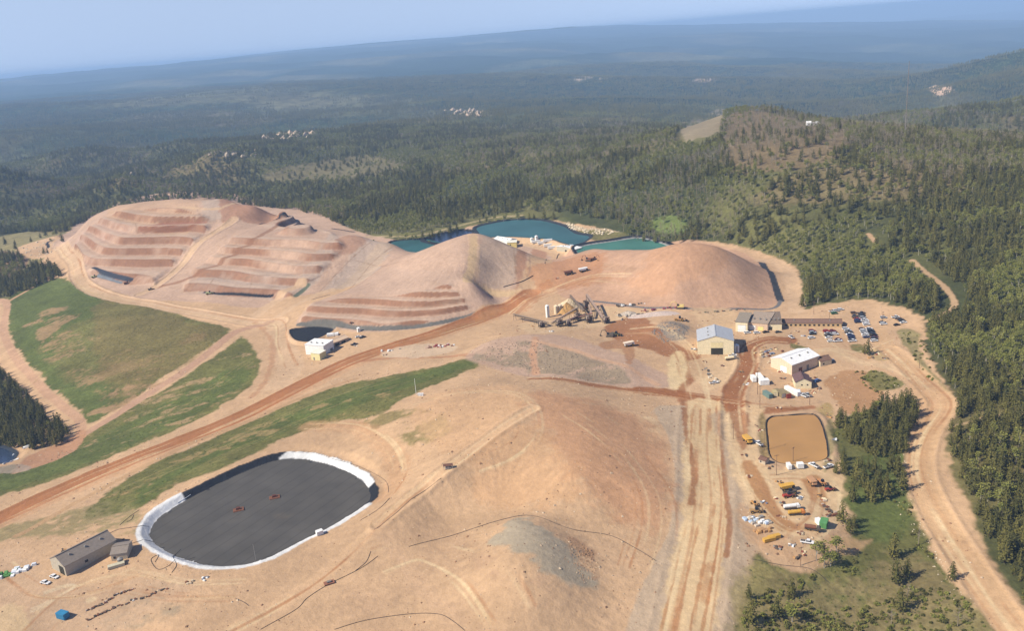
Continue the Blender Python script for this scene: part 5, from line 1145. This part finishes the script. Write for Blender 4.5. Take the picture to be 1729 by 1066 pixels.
def loader(label, px, py, rot, colr=YEL, s=1.0):
    p = G(px, py); r = empty('wheel_loader', p, math.radians(rot), label, 'loader'); r.scale = (s, s, s)
    b = MB(); b.prism([(-3.4,.9),(2.2,.9),(2.2,1.6),(-.3,1.9),(-3.4,2.2)], -1.05, 1.05); b.build('body', colr, r, bevel=.07); c = MB(); c.box(-.4, 1.1, -.75, .75, 1.9, 3.3, 0, .1); c.build('cab', GLASS, r)
    a = MB()
    for y in (-.7, .7): a.tube([(1.6,y,1.7),(3.2,y,1.3),(4.1,y,.7)], .16, 6)
    a.build('arm', colr, r); k = MB(); k.prism([(4.0,.1),(5.4,.1),(5.5,.25),(4.3,.4),(4.1,1.5),(3.9,1.5)], -1.5, 1.5); k.build('bucket', DARKM, r); wheels(r, (-2.1, 1.9), 1.15, .85, .3); return r
def excavator(label, px, py, rot, colr=YEL, s=1.0, drill=False):
    p = G(px, py); r = empty('drill_rig' if drill else 'excavator', p, math.radians(rot), label, 'drill rig' if drill else 'excavator'); r.scale = (s, s, s)
    for y in (-1.25, 1.25):
        t = MB(); t.prism([(-2.2,.1),(2.2,.1),(2.5,.5),(2.2,.95),(-2.2,.95),(-2.5,.5)], y-.35, y+.35); t.build('track', DARKM, r)
    b = MB(); b.box(-2.6, 1.5, -1.4, 1.4, 1.1, 2.4, 0, .12); b.build('body', colr, r, bevel=.07); c = MB(); c.box(.4, 1.8, .4, 1.4, 2.0, 3.2, 0, .08); c.build('cab', GLASS, r)
    a = MB()
    if drill: a.tube([(2.2,0,.3),(2.4,0,9)], .28, 6); a.box(1.3,2.3,-.3,.3,1.4,2); a.build('mast', DARKM, r)
    else:
        a.tube([(1.3,-.3,1.7),(3.2,-.3,4.6),(5.2,-.3,4.0)], .26, 6, 0, .2); a.build('boom', colr, r); q = MB(); q.tube([(5.2,-.3,4.1),(6.3,-.3,1.2)], .2, 6, 0, .14); q.build('stick', colr, r)
        k = MB(); k.prism([(5.7,.2),(6.7,.3),(6.6,1.2),(6.1,1.2)], -.9, .3); k.build('bucket', DARKM, r)
    return r
OR = (214,160,96)
dump_truck('large yellow dump truck standing beside the upper left corner of the brown pond', 1262, 747, -80, 1.0, MC(218,170,80,.6))
dump_truck('yellow dump truck with raised-looking bright bed at the top of the equipment yard', 1329, 828, 8, 1.0, DARKM, YEL)
dump_truck('brown-grey dump truck on the wet patch right of the equipment yard', 1371, 818, -85, .9, MC(196,150,110,.6))
loader('tan loader beside the dump truck on the wet patch', 1388, 818, -70, MC(196,140,92,.6), .8)
loader('small tan loader at the upper left of the equipment yard', 1274, 853, -60, MC(200,150,90,.6), .6)
loader('tan loader above the white scrap heap', 1276, 866, 0, MC(190,150,96,.6), .8)
loader('small red loader in the centre of the equipment yard', 1331, 840, 10, REDM, .8)
loader('red and tan machine at the upper right edge of the equipment yard', 1401, 829, 10, REDM, .7)
loader('dark machine with white tarp under the yellow-bedded dump truck', 1335, 834, 185, DARKM, .8)
flat_truck('white tanker truck in the centre of the equipment yard', 1337, 860, 3, WHITEW, WHITEW)
flat_truck('yellow and orange truck below the white tanker truck', 1345, 870, 3, MC(224,140,70,.5), YEL)
flat_truck('dark truck lying along the lower right of the equipment yard', 1372, 896, -25, DARKM, RUST, 8)
flat_truck('blue-grey flat truck in front of the big cream shed', 1234, 608, 5, STEEL, CREAMW, 9)
dump_truck('white-bedded dump truck driving on the orange mound top', 985, 459, 15, 1.15, DARKM, WHITEW)
dump_truck('dark dump truck left of the white-bedded one on the right heap', 960, 464, 10, 1.15, DARKM, RUST)
excavator('dark shovel on the ledge at the top edge of the right heap', 994, 441, 150, RUST, 1.1); excavator('second dark shovel close to the ledge top of the right heap', 1003, 439, 20, MC(120,84,66,.8), .85)
excavator('dark drill machine on the orange ground right of the crushing plant', 1030, 569, 160, DARKM, 1.1); loader('second dark machine arm beside the drill machine', 1040, 567, -30, MC(96,92,66,.8), 1)
dump_truck('white-bedded dump truck on the dark patch below the drill machine', 1062, 585, 15, 1.05, WHITEW, MC(240,220,196,.6))
loader('tan loader on top of the grey rock pile', 1147, 542, -10, MC(206,160,110,.6), 1.1); excavator('pale yellow excavator at the heap foot above the rock pile', 1148, 521, 165, MC(232,206,130,.6), 1.2)
loader('small dark vehicle on the pale ramp between the left benches', 255, 490, 20, DARKM, .8); loader('pale green vehicle at the foot of the benches on the left', 160, 469, 20, MC(206,212,150,.6), 1); excavator('brown shovel at the foot of the left ramp', 214, 480, 20, RUST, 1); loader('pale green vehicle at the toe of the second terraced face', 354, 497, 10, MC(206,212,150,.6), 1)
car('sedan', 'white', 'white car below the long beige shed on the ground', 605, 570, 20)
car('pickup', 'dark grey', 'dark pickup standing right of the long beige shed', 612, 571, 30); car('pickup', 'dark grey', 'dark pickup on the slope above the haul road near the beige shed', 598, 583, 20)
# ------------------------------------------------------------------ crushing plant
def conveyor(label, a, b_, za, zb, w=1.6, c1=BEAM):
    p = G(*a); q = G(*b_); r = empty('conveyor', p, 0, label, 'conveyor', 'conveyors of the crushing plant'); d = Vector((q.x-p.x, q.y-p.y, q.z-p.z)); n = Vector((-d.y, d.x, 0)).normalized()*w/2
    A0 = Vector((0,0,za)); B0 = d+Vector((0,0,zb)); f = MB()
    for s in (-1, 1):
        f.tube([A0+n*s, B0+n*s], .16, 4); f.tube([A0+n*s+Vector((0,0,1.1)), B0+n*s+Vector((0,0,1.1))], .14, 4)
        k = max(3, int(d.length/2.2))
        for i in range(k): f.tube([A0.lerp(B0, i/k)+n*s, A0.lerp(B0, (i+1)/k)+n*s+Vector((0,0,1.1))], .08, 3, 0, None, False)
    f.build('truss', DARKM, r); t = MB(); v = [A0-n, A0+n, B0+n, B0-n]; v = [x+Vector((0,0,1.22)) for x in v]; t.add(v+[x+Vector((0,0,.18)) for x in v], [(3,2,1,0),(4,5,6,7),(0,1,5,4),(1,2,6,5),(2,3,7,6),(3,0,4,7)]); t.build('belt_cover', c1, r)
    for t_ in (.35, .7, .97):
        m_ = A0.lerp(B0, t_); g = hz(p.x+m_.x, p.y+m_.y)-p.z
        if m_.z-g > .8:
            l_ = MB()
            for s in (-1, 1): l_.tube([m_+n*s, Vector((m_.x+n.x*s*1.5, m_.y+n.y*s*1.5, g-.3))], .14, 4)
            l_.build('leg', DARKM, r)
    return r
conveyor('long flat conveyor reaching left from the crushing plant', (925,552), (868,541), 2.2, 4, 1.6, MC(150,130,110,.8))
conveyor('pink-beige conveyor rising from the left toward the crusher tower', (932,551), (976,532), 1.6, 5, 1.2); conveyor('lower parallel conveyor below the rising one', (940,553), (982,540), 1.2, 3.2, 1.2)
conveyor('steep conveyor running down right from the tower to the loading hopper', (1022,547), (992,520), 1.2, 10, 1.8); conveyor('dark conveyor crossing the sand stockpile', (986,534), (964,516), 3.5, 7.5, 1.3, MC(130,112,98,.8)); conveyor('low reddish conveyor near the plant base', (962,545), (1000,538), 1.2, 3, 1.4, MC(186,128,112,.7))
conveyor('short conveyor between the tower and the middle hopper', (1000,540), (992,520), 1.5, 7, 1.3)
def crusher(label, px, py, hgt, s, name='crusher', cat='crusher'):
    p = G(px, py); r = empty(name, p, .3, label, cat); f = MB()
    for x in (-1, 1):
        for y in (-1, 1): f.tube([(x*2*s,y*1.8*s,-.5),(x*1.8*s,y*1.6*s,hgt)], .22, 5)
    for z in (hgt*.33, hgt*.66):
        f.box(-2*s, 2*s, -1.9*s, 1.9*s, z, z+.2)
        for x in (-1, 1): f.tube([(x*2*s,-1.8*s,z-hgt*.3),(x*2*s,1.8*s,z)], .1, 3)
    f.build('frame', DARKM, r); h = MB(); h.box(-1.3*s, 1.3*s, -1.3*s, 1.3*s, hgt*.45, hgt*.66, 0, .5*s); h.build('housing', RUST, r); k = MB(); k.add([(-.8*s,-.8*s,hgt*.7),(.8*s,-.8*s,hgt*.7),(.8*s,.8*s,hgt*.7),(-.8*s,.8*s,hgt*.7),(-2*s,-1.8*s,hgt+1),(2*s,-1.8*s,hgt+1),(2*s,1.8*s,hgt+1),(-2*s,1.8*s,hgt+1)], [(3,2,1,0),(0,1,5,4),(1,2,6,5),(2,3,7,6),(3,0,4,7)]); k.build('hopper', MC(140,120,104,.8), r)
    c = MB(); c.box(-1.9*s, -.4*s, -1.7*s, -.2*s, hgt*.66+.2, hgt*.66+2.4); c.build('cabin', MC(180,160,140,.7), r); return r
crusher('tall dark crusher tower at the top of the steep conveyor', 990, 527, 8, .9); crusher('low crusher frame in the middle of the plant', 995, 545, 5, 1.3); crusher('dark screening unit at the lower left of the plant', 945, 551, 4.5, 1.1, 'screening_unit', 'screening unit'); crusher('small dark screening unit farthest left in the plant', 915, 553, 3.2, 1.0, 'screening_unit', 'screening unit'); crusher('loading hopper at the foot of the steep conveyor', 1024, 546, 4, 1.1, 'loading_hopper', 'hopper'); crusher('rusty crusher box at the plant centre left of the tower', 975, 541, 5, 1.0); crusher('dark frame unit beneath the parallel conveyors', 960, 551, 3.4, .9, 'screening_unit', 'screening unit')
tank('slender white silo left of the crushing plant', 925, 536, 1.5, 9.5, WHITEW, True, 'silo'); tank('squat cream silo between the white silo and the sand pile', 940, 530, 2.0, 6.5, MC(228,206,172,.7), True, 'silo'); tank('second squat cream silo next to the sand pile', 946, 529, 1.9, 6.5, MC(232,210,176,.7), True, 'silo')
def heap(label, px, py, R, h, m_, ell=1.0, name='stockpile'):
    p = G(px, py); v = []; f = []; rr = random.Random(int(px)); nr_, na = 9, 36
    for i in range(nr_+1):
        t = i/nr_
        for j in range(na):
            a = 6.283*j/na; q = R*t*(1+.12*math.sin(3*a+px)+.06*rr.uniform(-1,1)); v.append((q*math.cos(a)*ell, q*math.sin(a), h*(1-t)**.9*(1+.06*rr.uniform(-1,1))-.3*t))
    for i in range(nr_):
        for j in range(na): f.append((i*na+j, i*na+(j+1)%na, (i+1)*na+(j+1)%na, (i+1)*na+j))
    q = MB(); q.add(v, f); o = q.build(name, m_, None, p-Vector((0,0,.2))); tag(o, label, 'stockpile'); return o
heap('golden brown sand stockpile beside the cream silos', 958, 527, 9, 8, mat('sand', C(206,162,104), .95, 0, (.6, .2)))
heap('pale cream crest pile behind the golden stockpile', 962, 520, 10, 8, mat('pale_sand', C(238,214,176), .95, 0, (.6, .2)), 1.3)
heap('white-grey gravel stockpile behind the row of crates', 1110, 531, 8, 2.2, mat('pale_gravel', C(226,204,190), .95, 0, (.9, .2)), 2.6)
heap('small pale rubble pile at the middle of the plant yard', 1060, 531, 6, 3, mat('rubble', C(216,200,180), .95, 0, (.9, .3)), 1.5)
# ------------------------------------------------------------------ poles, masts
def pole(label, px, py, h, r_=.17, arms=1, name='power_pole', cat='pole', m_=None, group=None):
    p = G(px, py); r = empty(name, p, random.Random(int(px)).uniform(0, 1), label, cat, group); m_ = m_ or MC(136,110,88,.9)
    t = MB(); t.tube([(0,0,-.5),(0,0,h)], r_, 6, 0, r_*.6); t.build('shaft', m_, r)
    for k in range(arms):
        a = MB(); a.box(-1.2, 1.2, -.08, .08, h-.6-k*1.2, h-.42-k*1.2); a.build('crossarm', m_, r)
    return r
for px, py, h, lb in [(1279,667,15,'tall wooden pole below the white boxes'),(1283,690,14,'wooden pole beside the wet road above the brown pond'),(1290,760,12,'wooden pole at the left bank of the brown pond'),(1311,803,11,'wooden pole left of the lower edge of the brown pond'),(1339,783,9,'thin wooden pole on the lower edge of the brown pond'),(1367,684,9,'short wooden pole below the small cabin'),(1335,588,11,'wooden pole on the lawn left of the warehouse'),
   (1400,546,10,'wooden pole beside the right end of the office'),(1374,531,10,'pale pole at the edge of the woods behind the office'),(1552,622,9,'wooden pole right of the winding road bend'),(1490,545,8,'pole at the right side of the lot'),(1352,956,9,'dark wooden pole at the foot of the equipment yard'),(566,576,7,'thin pole at the roof edge of the white block'),(1238,742,9,'slim pole at the right side of the wide pale road')]:
    pole(lb, px, py, h)
pole('slender white mast on the green band beside two small white boxes', 703, 668, 11, .14, 0, 'mast', 'mast', WHITEW); pole('thin leaning light mast on the lower rim of the oval pond', 432, 946, 8, .12, 0, 'mast', 'mast', STEEL)
t = pole('hazy lattice radio tower far behind the right ridge', 1528, 232, 90, .55, 0, 'radio_tower', 'tower', MC(150,140,130,.9))
for k, (px, py) in enumerate([(708,669),(713,669)]): container(f'small white cabinet at the foot of the white mast, {"left" if k == 0 else "right"}', px, py, 0, 1.6, 1.2, 1.6, name='cabinet', cat='cabinet')
# pumps on the cover
for lb, px, py in (('left', 403, 862), ('right', 464, 841)):
    p = G(px, py); r = empty('floating_pump', p+Vector((0,0,.1)), .3, f'rust brown pump raft on the dark pond cover, the {lb} one', 'pump raft', 'pump rafts on the oval pond'); r.scale = (1.6, 1.6, 1.3); b = MB(); b.box(-1.7, 1.7, -1.1, 1.1, 0, .35, 0, .1); b.build('raft', RUST, r, bevel=.05); b = MB(); b.box(-.8, .6, -.5, .5, .36, 1.1, 0, .1); b.build('pump', MC(104,60,46,.9), r)
p = G(538, 903); container('small white hut on the near rim of the oval pond', 540, 903, 30, 3, 2.2, 2, name='rim_hut', cat='hut')
p = G(757, 792); r = empty('pump_skid', p, .1, 'brown-roofed pump skid with legs beside the pale track', 'pump skid'); b = MB(); b.box(-2.4, 2.4, -1.3, 1.3, 2.0, 2.25); b.build('roof', MC(120,84,66,.8), r)
for x in (-2.2, 0, 2.2):
    for y in (-1.1, 1.1): b = MB(); b.tube([(x,y,-.3),(x,y,2.0)], .12, 5); b.build('leg', CONC, r)
b = MB(); b.box(-1.6, 1.6, -.7, .7, 0, 1.0, 0, .1); b.build('pump', CONC, r)
p = G(556, 986); r = empty('pump_skid', p, .4, 'low brown platform in the fork of the black pipes', 'pump skid'); b = MB(); b.box(-2.2, 2.2, -1.3, 1.3, .3, .6); b.build('deck', MC(150,100,76,.9), r); b = MB(); b.box(-.9, .9, -.6, .6, .6, 1.2); b.build('pump', GREYM, r)
# ------------------------------------------------------------------ pipes lying on the ground
def pipe(label, pts, rad=.12, m_=None, group='black pipes lying on the ground'):
    W_ = curve(surf(pts), 6); Z = H(W_[:, 0], W_[:, 1]); q = MB(); q.tube([(a, b_, z+rad*.7) for (a, b_), z in zip(W_, Z)], rad, 5); o = q.build('pipe', m_ or MC(58,54,54,.7)); tag(o, label, 'pipe', group); return o
pipe('long black pipe curving across the dome above the grey mound', [(690,924),(745,910),(800,893),(870,873),(900,872),(960,893),(1030,905),(1070,925),(1108,948)])
pipe('black pipe forking upward from the brown platform', [(440,1064),(500,1030),(520,1010),(560,985),(610,960),(638,940)]); pipe('short black pipe branch beside the fork', [(600,965),(618,950),(626,932)]); pipe('black pipe arcing along the bottom edge', [(565,1064),(620,1048),(690,1038),(740,1038),(765,1050),(785,1066)])
pipe('thin black pipe along the lower side of the pale track', [(632,895),(670,866),(700,840),(745,808)], .1); pipe('black pipe from the grey shed to the oval pond, upper', [(172,908),(200,895),(232,890),(252,890)]); pipe('black pipe from the annex to the white pond rim, middle', [(205,925),(228,917),(255,915),(276,920)]); pipe('black pipe looping at the lower left pond rim', [(262,950),(268,938),(255,946),(266,962),(282,958),(300,945),(330,942)])
pipe('black pipe crossing the lower left rim', [(290,968),(298,955),(292,940),(306,928)]); pipe('short pipes above the pond on the left bank', [(202,888),(218,874),(235,862)]); pipe('second short pipe above the pond on the left bank', [(214,882),(222,878),(226,870)]); pipe('dark pipe on the ledge right of the oval pond', [(560,775),(610,790),(650,812),(656,832)], .1)
pipe('dark pipe below the right end of the oval pond', [(608,880),(640,860),(658,842)], .12); pipe('pipe crossing the vegetated slope below the yard', [(1270,945),(1320,955),(1370,962),(1400,985)], .1); pipe('dark pipe on the heap edge right of the middle peak', [(850,485),(875,478),(900,466)], .35); pipe('second dark pipe on the ramp at the middle heap', [(920,445),(940,437),(945,430)], .35)
pipe('dark pipe down the bank in the lower left', [(398,1012),(412,1018),(420,1024)], .12); pipe('thin white pipe along the left rim of the oval pond', [(300,850),(312,843),(322,836)], .15, WHITEW)
pipe('white pipe beside the blue corner pond', [(5,785),(20,780),(32,775)], .5, WHITEW); pipe('white pipe at the blue corner pond edge', [(14,776),(24,768)], .5, WHITEW)
bags('pump_station', 'white pump station beside the blue corner pond', 47, 755, 8, 2, 1.6, [WHITEW], 'pump station', 1.0)
# small clutter of the yards
spots = [(1258,770,'left of the wet strip'),(1264,805,'left of the wet strip'),(1290,850,'beside the wet strip'),(1316,816,'above the yellow-bedded truck'),(1310,845,'left of the small red loader'),(1322,852,'left of the white tanker'),(1318,872,'left of the yellow truck'),(1352,842,'right of the small red loader'),(1382,836,'on the wet patch'),(1394,845,'along the right yard edge'),(1398,872,'along the right yard edge'),(1350,900,'above the bottom pickup'),(1338,922,'at the yard foot'),(1346,940,'at the yard foot'),(1356,934,'at the yard foot'),(1312,925,'below the yellow boxes'),(1396,778,'right below the brown pond'),(1408,742,'right of the brown pond'),(1400,705,'above right of the brown pond'),(1284,728,'left of the brown pond'),(1300,790,'below the brown-roofed hut'),(1316,690,'above the brown pond'),(1260,650,'beside the orange road'),(1252,628,'beside the orange road'),(1316,628,'left of the warehouse front'),(1322,640,'left of the warehouse front'),(1300,612,'left of the warehouse'),(1312,604,'left of the warehouse'),(1290,588,'left of the lawn'),(1374,664,'below the blue car'),(1382,656,'below the blue car'),(1346,560,'in the fenced corner left of the lot'),(1356,568,'in the fenced corner left of the lot'),(1345,580,'in the fenced corner left of the lot'),(1230,560,'behind the big cream shed'),(1222,618,'below the big cream shed'),(1190,612,'left of the big cream shed'),(1172,590,'left of the big cream shed'),(1470,605,'beside the lone pine'),(1482,598,'beside the lone pine'),(1494,606,'beside the lone pine'),(320,985,'below the white pond rim'),(345,978,'below the white pond rim'),(110,930,'near the grey shed'),(1040,528,'behind the plant'),(1052,540,'right of the plant'),(1016,530,'right of the crusher tower'),(930,560,'in front of the plant'),(900,552,'at the conveyor end'),(1086,525,'near the gravel stockpile'),(595,545,'under the dark liner strip'),(650,600,'above the green band'),(600,585,'right of the pale yellow block'),(1010,440,'on the right heap top'),(940,470,'on the right heap top')]
cs_ = [[RUST, DARKM, STEEL], [MC(210,190,160,.8), RUST], [WHITEW, STEEL, MC(120,130,150,.6)], [MC(196,150,96,.8), DARKM], [MC(150,84,64,.8), CREAMW]]
ct_ = ['rusty and grey', 'tan and rusty', 'white and steel', 'tan and dark', 'reddish and cream']
for k, (px, py, wh) in enumerate(spots):
    bags('clutter_pile', f'small {ct_[k % 5]} pile of parts {wh}', px, py, 5+k % 4, 1.7, 1.2, cs_[k % 5], 'parts pile', .5, k)['group'] = 'piles of parts '+wh
# logs, rocks
def rocks(name, label, poly, n, s0, s1, m_, cat, seed=1):
    P = surf(poly); rr = random.Random(seed); q = MB(); k = 0; x0, x1, y0, y1 = P[:,0].min(), P[:,0].max(), P[:,1].min(), P[:,1].max(); pts = np.array([(rr.uniform(x0,x1), rr.uniform(y0,y1)) for _ in range(n*6)]); pts = pts[poly_sd(pts[:,0], pts[:,1], P) < 0][:n]; zz = H(pts[:,0], pts[:,1])
    for (x, y), z in zip(pts, zz):
        s = rr.uniform(s0, s1)*rr.uniform(.6, 1); v = []
        for a in ((1,0,0),(-1,0,0),(0,1,0),(0,-1,0),(0,0,1),(0,0,-1)): d = Vector(a)*s*rr.uniform(.6,1.2)+Vector((rr.uniform(-.3,.3),)*3)*s; v.append((x+d.x, y+d.y, z+.15*s+d.z*.7))
        q.add(v, [(0,2,4),(2,1,4),(1,3,4),(3,0,4),(2,0,5),(1,2,5),(3,1,5),(0,3,5)])
    o = q.build(name, m_); o['kind'] = 'stuff'; o['label'] = label; o['category'] = cat; return o
PR = mat('pale_rock', C(240,222,190), .9); GR = mat('grey_rock', C(150,146,140), .9); TR_ = mat('tan_rock', C(196,156,120), .95)
rocks('boulders', 'pale boulders along the track behind the blue pond', [(955,376),(985,386),(1030,388),(1045,396),(1000,396),(960,388)], 90, 1.2, 2.8, PR, 'boulders'); rocks('boulders', 'pale boulders at the left tip of the terraced heap', [(28,424),(70,405),(100,402),(90,425),(50,435)], 90, .8, 2.2, PR, 'boulders', 2)
rocks('rubble', 'grey rubble on the rock pile beside the cream shed', [(1098,562),(1125,545),(1165,552),(1155,574),(1120,580)], 260, .3, 1.0, GR, 'rubble', 3); rocks('rubble', 'dark rubble covering the bank in the mine centre', [(805,602),(835,580),(900,577),(980,600),(1050,626),(1050,646),(980,638),(880,622),(815,612)], 900, .2, .65, mat('bank_rock', C(150,134,118), .95), 'rubble', 4)
rocks('rubble', 'tan rubble on the side of the grey mound', [(960,905),(1000,930),(1010,975),(985,985),(965,950)], 260, .15, .5, TR_, 'rubble', 5); rocks('rubble', 'scattered clods over the foreground slope', [(250,985),(330,985),(450,1000),(560,1000),(650,940),(780,920),(860,1000),(820,1066),(200,1066)], 700, .06, .28, TR_, 'rubble', 6)
rocks('rubble', 'scattered stones along the verge of the winding road', [(1510,650),(1540,650),(1530,760),(1540,860),(1650,1020),(1620,1040),(1515,860)], 300, .2, .6, PR, 'rubble', 7)
rocks('cliffs', 'pale cliff outcrops in the distant canyon', [(440,226),(530,226),(535,238),(445,240)], 90, 9, 17, mat('cliff', C(226,200,170), .95), 'cliffs', 8)
rocks('cliffs', 'small pale outcrops on the left canyon wall', [(165,290),(270,280),(275,294),(170,300)], 30, 5, 11, mat('cliff2', C(206,186,160), .95), 'cliffs', 9); rocks('cliffs', 'outcrops in the middle distance', [(345,258),(440,255),(445,270),(350,272)], 34, 6, 12, mat('cliff3', C(206,186,160), .95), 'cliffs', 10)
rocks('cliffs', 'pale slides beyond the middle ridge', [(750,185),(800,185),(830,205),(800,208)], 26, 10, 22, mat('cliff4', C(210,186,160), .95), 'cliffs', 11); 
for o in list(sc.objects):
    if o.get('_proto'): 
        for c_ in list(o.children_recursive): bpy.data.objects.remove(c_)
        bpy.data.objects.remove(o)
